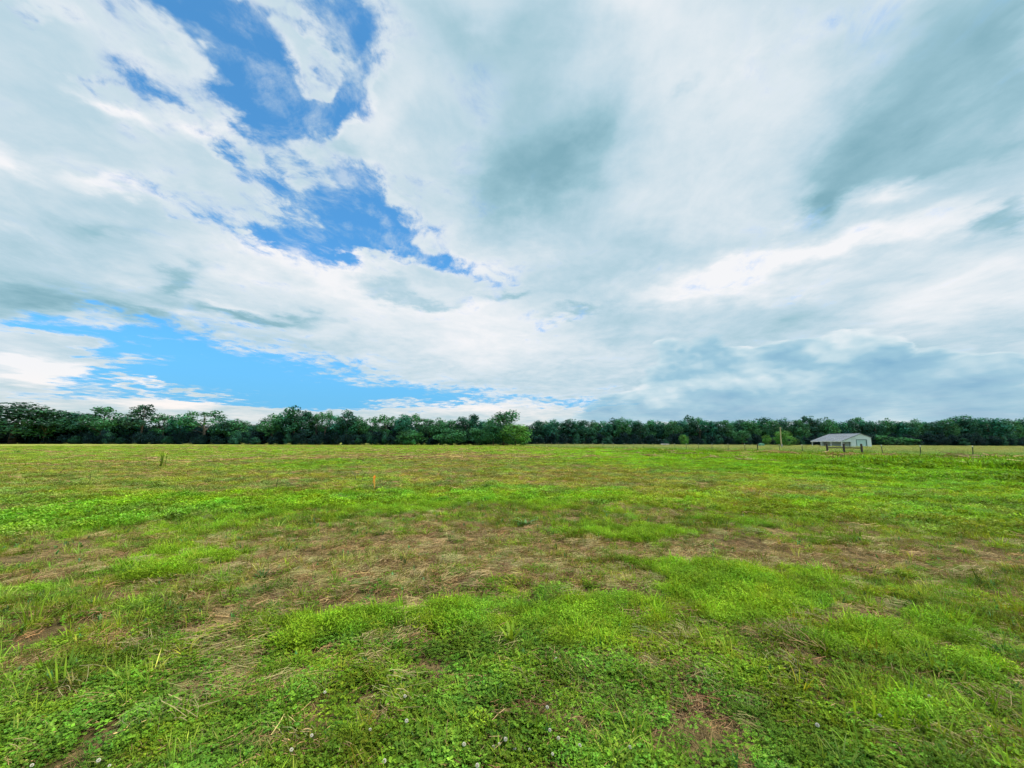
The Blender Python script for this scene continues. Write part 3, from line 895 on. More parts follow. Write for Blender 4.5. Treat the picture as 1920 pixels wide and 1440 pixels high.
def crown_mesh(name, puffs, leaf_n, leaf_s, col, flat=1.0, ragged=0.25):
    """leaf-spray faces spread over many clumps; puffs: (x, y, z, r)"""
    cs = np.array([p[:3] for p in puffs]); rs = np.array([p[3] for p in puffs])
    cnt = np.maximum(12, (leaf_n * rs ** 2 / np.sum(rs ** 2)).astype(int))
    idx = np.repeat(np.arange(len(puffs)), cnt)
    n = len(idx)
    dr = rng.normal(0, 1, (n, 3)); dr /= np.linalg.norm(dr, axis=1)[:, None]
    rad = rs[idx] * (1 - ragged + 2 * ragged * rng.random(n) ** 1.0) * rng.choice([1.0, 0.75, 1.12], n, p=[0.6, 0.25, 0.15])
    c = cs[idx] + dr * rad[:, None] * np.array([1, 1, flat])
    nrm = dr + rng.normal(0, 0.55, (n, 3)); nrm /= np.linalg.norm(nrm, axis=1)[:, None]
    t = np.cross(nrm, rng.normal(0, 1, (n, 3))); t /= np.linalg.norm(t, axis=1)[:, None]
    b = np.cross(nrm, t)
    s = leaf_s * rng.uniform(0.55, 1.35, n)[:, None]
    q = np.stack([c - t * s, c - b * s * 0.62, c + t * s, c + b * s * 0.62], 1) + rng.normal(0, 0.06, (n, 4, 3)) * s[:, None, :]
    puff_k = rng.uniform(0.6, 1.45, len(puffs))
    hue = rng.normal(1, 0.10, (len(puffs), 3))
    lc = np.array(col)[None, :] * (puff_k[idx] * rng.uniform(0.8, 1.2, n))[:, None] * hue[idx]
    return raw_mesh(name, q.reshape(-1, 3).tolist(), np.arange(4 * n).reshape(-1, 4).tolist(), rng.random(n).tolist(), mat_crown, lc.tolist())

def puffs_round(n, w, z0, z1, r0, r1, shell=0.7):
    out_ = []
    for _ in range(n):
        while True:
            x, y, z = U(-1, 1), U(-1, 1), U(-1, 1)
            rr = math.sqrt(x * x + y * y + z * z)
            if rr <= 1 and rr > shell * random.random(): break
        taper = 1.0 - 0.25 * z
        out_.append((x * w / 2 * 0.8 * taper, y * w / 2 * 0.8 * taper, (z0 + z1) / 2 + z * (z1 - z0) / 2 * 0.88, U(r0, r1)))
    return out_

def trunk_mesh(name, h, r, mat, limbs=6, lean=0.4):
    m_ = MB()
    top = Vector((U(-lean, lean), U(-lean, lean), h))
    pts = [Vector((0, 0, -0.3)), Vector((U(-.1, .1), U(-.1, .1), h * 0.3)), Vector((top.x * .6, top.y * .6, h * 0.65)), top]
    m_.tube(pts, [r * 1.25, r * 0.9, r * 0.6, r * 0.2], 7)
    for k in range(limbs):
        t = U(0.35, 0.85)
        p = pts[1].lerp(pts[3], (t - 0.3) / 0.7)
        a = U(0, 6.283); L = h * U(0.22, 0.36)
        e = p + Vector((math.cos(a) * L * .8, math.sin(a) * L * .8, L * U(0.35, 0.9)))
        m_.tube([p, p.lerp(e, .5) + Vector((0, 0, L * .06)), e], [r * .42, r * .26, r * .08], 5)
    return m_.mesh(name, mat, True)

DG, MG, LG, TG = (0.030, 0.112, 0.078), (0.052, 0.185, 0.084), (0.092, 0.245, 0.058), (0.034, 0.155, 0.118)
KIND = {}       # kind -> list of (crown mesh, trunk mesh); all modelled 18 m high
def kind(nm, fn, n=2):
    KIND[nm] = [fn() for _ in range(n)]
def broad(col=DG, w=11, z0=3.5, z1=18, n=38, leaf=3000):
    return lambda: (crown_mesh('crown', puffs_round(n, w, z0, z1, 1.1, 2.1), leaf, 0.36, col), trunk_mesh('trunk', 14, 0.32, mat_bark))
kind('round', broad(DG), 3)
kind('roundlight', broad(MG), 3)
kind('teal', broad(TG, 10, 4, 18, 36), 3)
kind('airy', lambda: (crown_mesh('crown', puffs_round(30, 10.5, 5, 18, 0.7, 1.3, 0.9), 1700, 0.30, MG, 1.0, 0.35), trunk_mesh('trunk', 15, 0.26, mat_bark_pale, 9)), 3)
kind('tall', lambda: (crown_mesh('crown', puffs_round(30, 7, 4, 18.2, 0.9, 1.6), 2300, 0.34, DG), trunk_mesh('trunk', 15, 0.28, mat_bark)), 3)
def pine():
    ps = []
    for k in range(9):
        z = 8 + k * 1.15
        R = 4.2 * (1 - (k / 9) ** 1.6) + 0.7
        for _ in range(9 if k < 7 else 5):
            a = U(0, 6.283); rr = R * U(0.35, 1.0)
            ps.append((rr * math.cos(a), rr * math.sin(a), z + U(-.5, .5), U(0.7, 1.35)))
    return crown_mesh('crown', ps, 2600, 0.30, (0.032, 0.092, 0.060), 0.65, 0.3), trunk_mesh('trunk', 17, 0.26, mat_bark, 10)
kind('pine', pine, 2)
kind('bush', lambda: (crown_mesh('crown', puffs_round(46, 13, 0.4, 18, 1.3, 2.4), 3400, 0.38, MG), trunk_mesh('trunk', 12, 0.30, mat_bark)), 2)
kind('bushlight', lambda: (crown_mesh('crown', puffs_round(46, 13, 0.3, 18, 1.3, 2.4), 3400, 0.38, LG), trunk_mesh('trunk', 12, 0.30, mat_bark)), 2)
kind('dome', lambda: (crown_mesh('crown', puffs_round(60, 15, 1.0, 18, 1.3, 2.3, 0.9), 4200, 0.36, (0.030, 0.078, 0.055)), trunk_mesh('trunk', 13, 0.40, mat_bark)), 1)

def tree(name, px, top, width_px, depth, knd, label, group=None):
    """a tree whose crown top is seen at (px, top)"""
    p = at_depth(px, top, depth)
    hgt = p[2]
    crown, trunk = random.choice(KIND[knd])
    co = np.empty(len(crown.vertices) * 3); crown.vertices.foreach_get('co', co); co = co.reshape(-1, 3)
    w0 = np.percentile(co[:, 0], 99) - np.percentile(co[:, 0], 1); h0 = np.percentile(co[:, 2], 99.7)
    sw = width_px * depth / FPX / w0; sz = hgt / h0
    root = empty(name, (p[0], p[1], 0), U(0, 6.283))
    root.scale = (sw, sw, sz)
    for nm, me_ in (('trunk', trunk), ('crown', crown)):
        link(bpy.data.objects.new(nm, me_), root)
    tag(root, label, 'tree', group)
    return root

ZL, ZM, ZR = 187, 182, 208
G1 = 'trees of the left treeline'
for (px, top, w, z, k, lb) in [
    (-60, 768, 110, ZL, 'round', 'dark tree cut by the left frame edge, behind the big domed tree'),
    (36, 756, 150, ZL - 8, 'dome', 'big dark domed tree at the far left end of the treeline'),
    (92, 769, 66, ZL - 6, 'roundlight', 'green tree leaning out right of the big domed tree'),
    (124, 771, 44, ZL + 4, 'airy', 'thin crowned tree with sky gaps, second right of the domed tree'),
    (155, 774, 56, ZL + 2, 'round', 'dark tree left of the rounded tree with a bright green top'),
    (197, 763, 62, ZL, 'roundlight', 'tall rounded tree with a brighter green top in the left treeline'),
    (232, 784, 40, ZL + 4, 'round', 'low dark tree between the bright topped tree and the layered pine'),
    (248, 781, 34, ZL + 6, 'teal', 'small tree just left of the layered pine'),
    (272, 759, 50, ZL, 'pine', 'tall pine with layered branches standing above the left treeline'),
    (311, 775, 40, ZL + 3, 'airy', 'airy tree just right of the layered pine'),
    (341, 778, 44, ZL + 2, 'teal', 'bluish green tree left of the wide airy tree'),
    (388, 769, 72, ZL, 'airy', 'wide airy tree with open crown, right of the pine'),
    (424, 788, 44, ZL, 'round', 'low dark tree right of the wide airy tree'),
    (449, 786, 44, ZL + 2, 'roundlight', 'round topped tree before the dip in the treeline'),
    (478, 797, 36, ZL + 4, 'round', 'lowest dark tree in the dip of the treeline'),
    (513, 777, 46, ZL, 'roundlight', 'green tree starting the rise right of the dip'),
    (536, 772, 36, ZL + 3, 'teal', 'slim bluish tree left of the tallest mid treeline tree'),
    (555, 762, 44, ZL - 2, 'tall', 'tallest narrow tree of the treeline left of centre'),
    (577, 771, 32, ZL + 2, 'tall', 'narrow dark tree right beside the tallest mid treeline tree'),
    (595, 775, 30, ZL + 5, 'airy', 'thin twiggy tree with sky showing through, third right of the tallest'),
    (612, 769, 34, ZL + 4, 'airy', 'twiggy pale crowned tree left of centre'),
    (633, 780, 34, ZL + 2, 'teal', 'mid height tree between the twiggy tree and the square topped tree'),
    (653, 770, 36, ZL, 'tall', 'square topped dark tree left of centre'),
    (675, 782, 36, ZL + 2, 'roundlight', 'brownish green round tree right of the square topped tree'),
    (700, 781, 34, ZL + 5, 'airy', 'light airy tree between the two round trees left of centre'),
    (726, 777, 44, ZL + 2, 'airy', 'light green airy tree in the middle of the left treeline'),
    (762, 777, 38, ZL, 'teal', 'bluish tree left of the tree with a bare pale fork'),
    (780, 775, 36, ZL + 3, 'airy', 'airy tree with bare pale forked trunk near the centre'),
    (806, 786, 40, ZL, 'roundlight', 'rounded olive green tree right of the pale forked tree'),
    (826, 784, 34, ZL + 3, 'roundlight', 'small pointed tree over the olive trees near the centre'),
    (846, 788, 38, ZL, 'roundlight', 'low rounded olive tree left of the dark ball crowned tree'),
    (873, 782, 36, ZL + 1, 'round', 'dark ball crowned tree near the centre'),
    (888, 777, 28, ZL + 3, 'tall', 'slim tree rising beside the dark ball crowned tree'),
    (912, 788, 34, ZL + 2, 'teal', 'low bluish tree left of the tall leafy tree at the centre'),
]:
    tree('pine_tree' if k == 'pine' else 'broadleaf_tree', px, top, w, z, k, lb, G1)
for (px, top, w, z, k, lb) in [
    (944, 771, 62, 172, 'bush', 'tall leafy tree standing forward of the wood at the centre'),
    (966, 795, 56, 164, 'bushlight', 'bright green rounded tree leafed to the ground at the centre'),
    (925, 797, 40, 170, 'bush', 'dark leafy bushy tree tucked left of the tall centre tree'),
    (900, 803, 46, 178, 'bush', 'rounded bushy tree at the end of the left treeline'),
    (846, 803, 54, 180, 'bush', 'round bushy tree leafed to the ground, left of centre'),
    (772, 806, 50, 181, 'bush', 'bushy tree leafed to the ground below the pale forked tree'),
    (1471, 808, 34, 152, 'bushlight', 'small bright green tree beside the leaning wooden pole'),
    (1390, 807, 26, 190, 'roundlight', 'small light green tree with visible fork at the wood edge'),
    (1281, 815, 16, 188, 'bushlight', 'small pale green tree at the wood edge above the low pale trailer'),
    (1437, 815, 14, 190, 'bushlight', 'small slim green tree between the forked tree and the wooden pole'),
    (1648, 816, 46, 190, 'bush', 'low spreading green tree just right of the white shed'),
    (1690, 820, 40, 190, 'bush', 'second low spreading tree right of the white shed'),
]:
    tree('broadleaf_tree', px, top, w, z, k, lb)
G2 = 'trees of the even wood on the right'
right = [(1008, 789), (1022, 791), (1036, 787), (1052, 790), (1068, 786), (1084, 791), (1098, 788), (1116, 789), (1134, 790), (1149, 784), (1166, 784),
         (1183, 787), (1200, 789), (1216, 790), (1229, 788), (1246, 791), (1262, 789), (1276, 788), (1292, 779), (1310, 782), (1326, 788), (1342, 791),
         (1358, 788), (1374, 790), (1388, 787), (1404, 789), (1418, 790), (1428, 783), (1446, 788), (1462, 785), (1480, 789), (1496, 787), (1511, 780),
         (1530, 785), (1552, 783), (1572, 790), (1588, 788), (1606, 783), (1624, 788), (1640, 790), (1659, 785), (1680, 789), (1694, 792), (1712, 787),
         (1732, 791), (1752, 790), (1772, 786), (1792, 780), (1815, 784), (1834, 787), (1852, 783), (1872, 788), (1892, 786), (1912, 784), (1936, 784), (1965, 783), (2000, 785)]
ORD = ['first', 'second', 'third', 'fourth', 'fifth', 'sixth', 'seventh', 'eighth', 'ninth', 'tenth', 'eleventh', 'twelfth', 'thirteenth', 'fourteenth',
       'fifteenth', 'sixteenth', 'seventeenth', 'eighteenth', 'nineteenth', 'twentieth']
special = {1292: 'ball topped tree rising highest over the even wood right of centre', 1310: 'thin twiggy tree right beside the highest ball topped tree',
           1149: 'pointed dark tree over the even wood, left of its round twin', 1166: 'round topped tree over the even wood, right of its pointed twin',
           1428: 'tall tree of the wood just left of the wooden pole', 1462: 'tall tree of the wood directly behind the wooden pole',
           1511: 'tallest tree of the wood left of the white shed', 1552: 'dark peaked tree above the left end of the white shed',
           1606: 'bright topped tree rising above the white shed roof', 1659: 'dark tree above the right corner of the white shed',
           1792: 'wide dark tree highest over the wood near the right edge', 1852: 'tall rounded tree of the wood close to the right edge'}
sec = [(1000, 1290, 'tree of the even wood right of the bright rounded tree, %s from it'), (1290, 1430, 'tree of the wood right of the ball topped tree, %s from it'),
       (1430, 1606, 'tree of the wood between pole and bright topped tree, %s from the pole'), (1606, 1792, 'tree of the wood right of the shed roof, %s from the shed'),
       (1792, 2100, 'tree of the wood by the right frame edge, %s after the wide dark tree')]
cnt_ = {}
ks_ = ['round', 'roundlight', 'teal', 'tall', 'teal', 'roundlight', 'round', 'airy']
for i, (px, top) in enumerate(right):
    k = {1292: 'tall', 1310: 'airy', 1149: 'tall', 1511: 'tall', 1068: 'tall'}.get(px) or ks_[(i * 5 + i // 3) % 8]
    if px in special:
        lb = special[px]
    else:
        for a_, b_, t_ in sec:
            if a_ <= px < b_:
                cnt_[a_] = cnt_.get(a_, -1) + 1
                lb = {'round': 'dark ', 'roundlight': 'green ', 'teal': 'bluish ', 'tall': 'slim ', 'airy': 'airy '}[k] + t_ % ORD[cnt_[a_]]
    tree('broadleaf_tree', px, top, U(26, 36) if px not in (1792, 1852) else 48, ZR + U(-5, 8), k, lb, G2)

# the wood behind and the scrub at its foot, one mass each
WOOD = []
kind('deep', broad((0.012, 0.040, 0.046)), 4)  # near-black leaf colour carries the shade inside and under the treeline
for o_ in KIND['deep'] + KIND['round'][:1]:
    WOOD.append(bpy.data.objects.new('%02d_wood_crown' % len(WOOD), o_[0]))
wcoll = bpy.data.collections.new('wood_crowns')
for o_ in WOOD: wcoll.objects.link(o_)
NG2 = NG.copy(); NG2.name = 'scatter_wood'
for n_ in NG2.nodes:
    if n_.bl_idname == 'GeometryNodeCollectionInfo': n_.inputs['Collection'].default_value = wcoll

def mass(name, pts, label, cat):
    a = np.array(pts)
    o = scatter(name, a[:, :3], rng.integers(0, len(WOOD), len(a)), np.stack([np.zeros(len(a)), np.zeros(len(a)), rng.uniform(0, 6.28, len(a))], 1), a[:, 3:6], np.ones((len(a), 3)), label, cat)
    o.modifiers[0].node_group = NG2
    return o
wood, scrub = [], []
for px in np.arange(-1300, 3200, 9.0):
    left = px < 935
    for row in range(3):
        z = (ZL + 9 if left else ZR + 12) + row * 8 + U(-3, 3)
        pxx = px + U(-8, 8)
        g = at_depth(pxx, 830, z)
        t_ = (797 if left else 799) + U(-4, 8)
        h = at_depth(pxx, t_, z)[2]
        wood.append((g[0], g[1], -h * 0.12, U(.5, .8), U(.5, .8), h * 1.12 / 18))
for px in np.arange(-1300, 3200, 5.0):
    left = px < 925
    z = (ZL - 3 if left else ZR - 10) + U(-3, 4)
    if 925 <= px < 990: z = 186
    if px > 1480: z -= 8
    g = at_depth(px + U(-3, 3), 830, z)
    h = U(3.0, 6.5)
    scrub.append((g[0], g[1], -h * 0.28, U(.28, .5), U(.28, .5), h * 1.28 / 18))
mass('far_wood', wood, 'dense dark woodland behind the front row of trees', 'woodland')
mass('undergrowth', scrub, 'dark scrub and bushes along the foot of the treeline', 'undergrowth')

# ================================================================== SHED
mat_wall = plain('white_metal_siding', (0.56, 0.70, 0.73), 0.45, 0.0, 0.06, 0.6)
mat_roof = plain('galvanised_roof', (0.140, 0.180, 0.235), 0.6, 0.0, 0.15, 0.7)
mat_trim = plain('dark_green_trim', (0.03, 0.10, 0.11), 0.5)
mat_white = plain('white_trim', (0.72, 0.76, 0.78), 0.5)
mat_door = plain('pale_door', (0.38, 0.60, 0.62), 0.45, 0.0, 0.05)
mat_dark = plain('dark_gap', (0.06, 0.07, 0.08), 0.8)
mat_post = plain('weathered_timber', (0.060, 0.052, 0.045), 0.9, 0.0, 0.35, 5.0, 0.4)
mat_grey = plain('grey_zinc', (0.30, 0.32, 0.34), 0.5, 0.3)

sx0 = at_depth(1596, 830, 130.0)[0]
sx1 = at_depth(1634, 830, 130.0)[0]
sy0, sy1 = 130.0, 143.0
Wd = sx1 - sx0
RID, EAV, LEAN = 4.45, 3.25, 3.0
slope = (RID - EAV) / (Wd / 2)
shed = empty('metal_shed', (sx0, sy0, 0))
tag(shed, 'white metal farm shed with grey gable roof and open lean-to side', 'shed')
def ribbed(name, p0, p1, ztop, mat, thick=0.06, step=0.3):
    """vertical metal sheeting between two ground points; ztop(t) gives the top edge"""
    m_ = MB()
    p0, p1 = Vector((*p0, 0)), Vector((*p1, 0))
    L = (p1 - p0).length; e = (p1 - p0) / L; nr = Vector((e.y, -e.x, 0))
    ts, off = [], []
    t = 0.0
    while t < L - 1e-6:
        for dt, o_ in ((0.0, 0.0), (step * .70, 0.0), (step * .78, 0.03), (step * .92, 0.03)):
            if t + dt < L: ts.append(t + dt); off.append(o_)
        t += step
    ts.append(L); off.append(0.0)
    ts_, off_ = [], []
    vs = []
    for t, o_ in zip(ts, off):
        q = p0 + e * t + nr * o_
        vs += [(q.x, q.y, 0.0), (q.x, q.y, ztop(t / L))]
    m_.add(vs, [(2 * i, 2 * i + 2, 2 * i + 3, 2 * i + 1) for i in range(len(ts) - 1)])
    q0, q1 = p0 - nr * thick, p1 - nr * thick
    m_.add([(q0.x, q0.y, 0), (q1.x, q1.y, 0), (q1.x, q1.y, ztop(1.0)), (q0.x, q0.y, ztop(0.0))], [(0, 3, 2, 1)])
    return m_.build(name, mat, shed)
# gable wall with a door opening: panels left of, right of and above the door
d0, d1, dh = 1.65, 4.95, 2.55
gz = lambda x: EAV + slope * min(x, Wd - x)
g1 = ribbed('gable_wall', (0, 0), (d0, 0), lambda t: gz(d0 * t), mat_wall)
g2 = ribbed('gable_wall', (d1, 0), (Wd, 0), lambda t: gz(d1 + (Wd - d1) * t), mat_wall)
m_ = MB(); n_ = 12
vs = []
for i in range(n_ + 1):
    x = d0 + (d1 - d0) * i / n_
    vs += [(x, 0, dh), (x, 0, gz(x))]
m_.add(vs, [(2 * i, 2 * i + 2, 2 * i + 3, 2 * i + 1) for i in range(n_)])
m_.build('gable_wall', mat_wall, shed)
ribbed('side_wall', (0, 13), (0, 0.06), lambda t: EAV, mat_wall)
ribbed('side_wall', (Wd, 0.06), (Wd, 13), lambda t: EAV, mat_wall)
m_ = MB()
m_.add([(0, 13, 0), (Wd, 13, 0), (Wd, 13, EAV), (Wd / 2, 13, RID), (0, 13, EAV)], [(0, 4, 3, 2, 1)])
m_.build('rear_wall', mat_wall, shed)
door = MB(); door.box((d0 + .1, .06, 0), (d1 - .1, .12, dh - .1)); dr_o = door.build('overhead_door', mat_door, shed)
for i in range(5):
    b_ = MB(); z = 0.02 + i * 0.485; b_.box((d0 + .12, .035, z), (d1 - .12, .06, z + .46)); b_.build('door_panel', mat_door, dr_o)
for lo, hi in (((d0 - .04, -.06, 0), (d0 + .1, .1, dh - .1)), ((d1 - .1, -.06, 0), (d1 + .1, .1, dh - .1)), ((d0 - .04, -.07, dh - .1), (d1 + .1, .1, dh + .08))):
    b_ = MB(); b_.box(lo, hi); b_.build('door_trim', mat_trim, dr_o)
# roof planes with standing ribs
def roof_plane(name, xa, za, xb, zb):
    m_ = MB(); y0, y1 = -.25, 13.25
    m_.add([(xa, y0, za), (xb, y0, zb), (xb, y1, zb), (xa, y1, za), (xa, y0, za - .08), (xb, y0, zb - .08), (xb, y1, zb - .08), (xa, y1, za - .08)],
           [(0, 1, 2, 3), (7, 6, 5, 4), (0, 4, 5, 1), (1, 5, 6, 2), (2, 6, 7, 3), (3, 7, 4, 0)])
    y = y0 + .15
    while y < y1:
        m_.add([(xa, y, za + .003), (xb, y, zb + .003), (xb, y + .07, zb + .003), (xa, y + .07, za + .003), (xa, y + .035, za + .05), (xb, y + .035, zb + .05)],
               [(0, 1, 5, 4), (4, 5, 2, 3)])
        y += .45
    o = m_.build(name, mat_roof, shed)
    bm = bmesh.new(); bm.from_mesh(o.data); bmesh.ops.recalc_face_normals(bm, faces=bm.faces[:]); bm.to_mesh(o.data); bm.free()
    return o
rf = roof_plane('roof', -LEAN - .2, EAV + .1 - slope * (LEAN + .2), Wd / 2, RID + .1)
rf2 = roof_plane('roof', Wd + .25, EAV + .1 - slope * .25, Wd / 2 + .002, RID + .1)
b_ = MB(); b_.tube([(Wd / 2, -.27, RID + .12), (Wd / 2, 13.27, RID + .12)], [.10, .10], 6); b_.build('ridge_cap', mat_roof, rf)
ze = EAV + .1 - slope * (LEAN + .2)
b_ = MB(); b_.box((-LEAN - .27, -.27, ze - .30), (-LEAN - .205, 13.27, ze - .005)); b_.build('fascia', mat_white, rf)
b_ = MB(); b_.add([(-LEAN - .2, -.03, ze - .30), (-.003, -.03, ze - .30), (-.003, -.03, EAV + .015), (-LEAN - .2, -.03, ze - .085),
                   (-LEAN - .2, .03, ze - .30), (-.003, .03, ze - .30), (-.003, .03, EAV + .015), (-LEAN - .2, .03, ze - .085)],
                  [(0, 1, 2, 3), (7, 6, 5, 4), (0, 4, 5, 1), (2, 6, 7, 3), (0, 3, 7, 4), (1, 5, 6, 2)]); b_.build('lean_to_end', mat_wall, shed)
b_ = MB(); b_.add([(-LEAN - .2, -.29, ze - .1), (Wd / 2, -.29, RID - .0), (Wd / 2, -.29, RID + .12), (-LEAN - .2, -.29, ze + .02),
                   (-LEAN - .2, -.255, ze - .1), (Wd / 2, -.255, RID), (Wd / 2, -.255, RID + .12), (-LEAN - .2, -.255, ze + .02)],
                  [(0, 1, 2, 3), (7, 6, 5, 4), (0, 4, 5, 1), (2, 6, 7, 3), (0, 3, 7, 4), (1, 5, 6, 2)]); b_.build('rake_trim', mat_trim, rf)
for y in (0.15, 4.4, 8.7, 12.85):
    b_ = MB(); b_.box((-LEAN - .08, y - .08, -.05), (-LEAN + .08, y + .08, ze - .1)); b_.box((-LEAN - .05, y - .04, ze - .75), (-LEAN + .7, y + .04, ze - .66)); b_.build('lean_to_post', mat_white, shed)
sd = MB(); sd.box((-.09, 10.3, 0), (-.035, 11.3, 2.1)); sdo = sd.build('side_door', mat_grey, shed)
b_ = MB(); b_.box((-.11, 10.2, 0), (-.03, 10.295, 2.2)); b_.box((-.11, 11.305, 0), (-.03, 11.4, 2.2)); b_.build('door_frame', mat_trim, sdo)
b_ = MB(); b_.box((-.14, .5, .05), (-.04, .7, 2.9)); b_.build('corner_trim', mat_trim, shed)

# ================================================================== FENCE
mat_tpost = plain('painted_steel_post', (0.030, 0.045, 0.032), 0.6)
mat_tip = plain('white_post_tip', (0.75, 0.76, 0.74), 0.6)
mat_wire = plain('fence_wire', (0.16, 0.17, 0.17), 0.5, 0.6)
fence = empty('wire_fence', (*FENCE[8], 0))
tag(fence, 'wire stock fence on white tipped steel posts along the uncut meadow', 'fence')
def gpt(px, py, depth_scale=1.0):
    p = ground_at(px, py); return p[0], p[1], float(height(np.array([p[0]]), np.array([p[1]]))[0])
seg_len = np.concatenate([[0], np.cumsum(np.hypot(*np.diff(FENCE, axis=0).T))])
def along(s): return np.array([np.interp(s, seg_len, FENCE[:, 0]), np.interp(s, seg_len, FENCE[:, 1])])
def s_of(px):
    return np.interp(-px, [-p[0] for p in FENCE_PX], seg_len)
POST_PX = [1960, 1825, 1727, 1655, 1505, 1465, 1400, 1370, 1338, 1310, 1288, 1267, 1226, 1208, 1190, 1172, 1150, 1132, 1114, 1096, 1078, 1065, 1050, 1036, 1022, 1008]
BRACE_PX = [1617, 1585, 1552]
tp = MB()
tp.box((-.010, -.042, -.2), (.010, .042, 1.30)); tp.box((.010, -.010, -.2), (.050, .010, 1.30))
for k_ in range(9): tp.box((-.020, -.008, .2 + k_ * .12), (-.0101, .008, .225 + k_ * .12))
tp_me = tp.mesh('post', mat_tpost)
tip = MB(); tip.box((-.013, -.045, 1.14), (.013, .045, 1.306)); tip.box((.013, -.013, 1.14), (.053, .013, 1.306))
tip_me = tip.mesh('post_tip', mat_tip)
def top_of(x, y): return float(height(np.array([x]), np.array([y]))[0])
POSTS = []
for px in POST_PX:
    p = along(s_of(px))
    o = link(bpy.data.objects.new('post', tp_me), fence)
    o.location = (p[0] - FENCE[8][0], p[1] - FENCE[8][1], top_of(*p)); o.rotation_euler = (random.gauss(0, .025), random.gauss(0, .025), U(-.3, .3))
    t_ = link(bpy.data.objects.new('post_tip', tip_me), o)
    POSTS.append(p)
POSTS_ALL = sorted([s_of(px) for px in POST_PX + BRACE_PX + [1421]])
for hz in (0.22, 0.52, 0.82, 1.12):
    w_ = MB()
    for a, b in zip(POSTS_ALL[:-1], POSTS_ALL[1:]):
        pa, pb = along(a), along(b)
        pm = (pa + pb) / 2
        za, zb = top_of(*pa) + hz, top_of(*pb) + hz
        w_.tube([(pa[0], pa[1], za), (pm[0], pm[1], (za + zb) / 2 - .02), (pb[0], pb[1], zb)], [.004] * 3, 4, False)
    w_.v = [(x - FENCE[8][0], y - FENCE[8][1], z) for x, y, z in w_.v]
    w_.build('wire', mat_wire, fence)
# timber brace
bp_ = [along(s_of(px)) for px in BRACE_PX]
brace = empty('fence_brace', (*bp_[1], 0))
tag(brace, 'brown timber fence brace of three thick posts in front of the shed', 'fence brace')
def rough_post(nm, x, y, h, r, parent, org):
    m_ = MB(); z0 = top_of(x, y)
    pts = [(x - org[0] + U(-.01, .01) * i, y - org[1] + U(-.01, .01) * i, z0 - .2 + (h + .2) * i / 4) for i in range(5)]
    m_.tube(pts, [r * 1.05, r, r * .98, r * .96, r * .9], 9)
    return m_.build(nm, mat_post, parent, smooth=False)
for p in bp_: rough_post('post', p[0], p[1], 1.42, .135, brace, bp_[1])
for a, b in zip(bp_[:-1], bp_[1:]):
    m_ = MB(); za, zb = top_of(*a) + .86, top_of(*b) + .86
    m_.tube([(a[0] - bp_[1][0], a[1] - bp_[1][1], za), (b[0] - bp_[1][0], b[1] - bp_[1][1], zb)], [.075, .07], 8)
    m_.build('rail', mat_post, brace)
p = along(s_of(1421))
lone = rough_post('timber_post', p[0], p[1], 1.35, .10, None, p)
lone.location = (p[0], p[1], 0)
tag(lone, 'single thick timber post in the fence left of the wooden pole', 'post')

# utility pole, far small things in the meadow
mat_pole = plain('pale_pole_wood', (0.40, 0.36, 0.20), 0.85, 0, 0.2, 3.0, 0.3)
pb_ = at_depth(1465, 830, 96.0); pt_ = at_depth(1463, 801, 96.0)
pole = empty('utility_pole', (pb_[0], pb_[1], 0))
tag(pole, 'pale yellowish wooden pole standing in the meadow before the bright small tree', 'pole')
m_ = MB(); m_.tube([(0, 0, -.4), (-.06, 0, 2.5), (pt_[0] - pb_[0], 0, pt_[2])], [.16, .145, .11], 9); m_.build('shaft', mat_pole, pole)
b_ = MB(); b_.box((-.42 + pt_[0] - pb_[0], -.05, pt_[2] - .22), (.42 + pt_[0] - pb_[0], .05, pt_[2] - .12)); b_.build('crossarm', mat_grey, pole)
b_ = MB(); b_.box((-.17, -.24, .6), (.12, -.13, 1.15)); b_.build('meter_box', mat_grey, pole)

tp_ = at_depth(1247, 836, 158.0)
tr = empty('flatbed_trailer', (tp_[0], tp_[1], 0), RAD(-6))
tag(tr, 'low pale flat trailer parked at the far side of the meadow', 'trailer')
mat_pale = plain('pale_paint', (0.62, 0.58, 0.60), 0.6)
b_ = MB(); b_.box((-1.35, -.8, .62), (1.35, .8, .80)); b_.build('deck', mat_pale, tr)
b_ = MB(); b_.box((-1.35, -.83, .805), (1.35, -.77, 1.02)); b_.box((-1.35, .77, .805), (1.35, .83, 1.02)); b_.build('side_board', mat_pale, tr)
b_ = MB(); b_.box((1.355, -.05, .55), (2.3, .05, .64)); b_.build('tongue', mat_grey, tr)
for sy_ in (-.9, .9):
    b_ = MB(); b_.tube([(-.2, sy_ - .1, .34), (-.2, sy_ + .1, .34)], [.34, .34], 14); b_.build('wheel', mat_dark, tr)
fp_ = at_depth(1428, 836, 140.0)
fd_ = empty('hay_feeder', (fp_[0], fp_[1], 0), RAD(4))
tag(fd_, 'small green round topped feeder in the meadow right of the timber post', 'feeder')
mat_green = plain('green_paint', (0.10, 0.30, 0.20), 0.5)
b_ = MB(); pr = [(-.75, .45), (-.72, .95), (-.55, 1.22), (0, 1.34), (.55, 1.22), (.72, .95), (.75, .45)]
vs = [(x, -.6, z) for x, z in pr] + [(x, .6, z) for x, z in pr]
b_.add(vs, [tuple(range(7)), tuple(range(13, 6, -1))] + [(i, i + 7, i + 8, i + 1) for i in range(6)] + [(6, 13, 7, 0)])
b_.build('hood', mat_green, fd_)
for x_ in (-.62, .62):
    for y_ in (-.48, .48):
        b_ = MB(); b_.box((x_ - .04, y_ - .04, 0), (x_ + .04, y_ + .04, .45)); b_.build('leg', mat_grey, fd_)

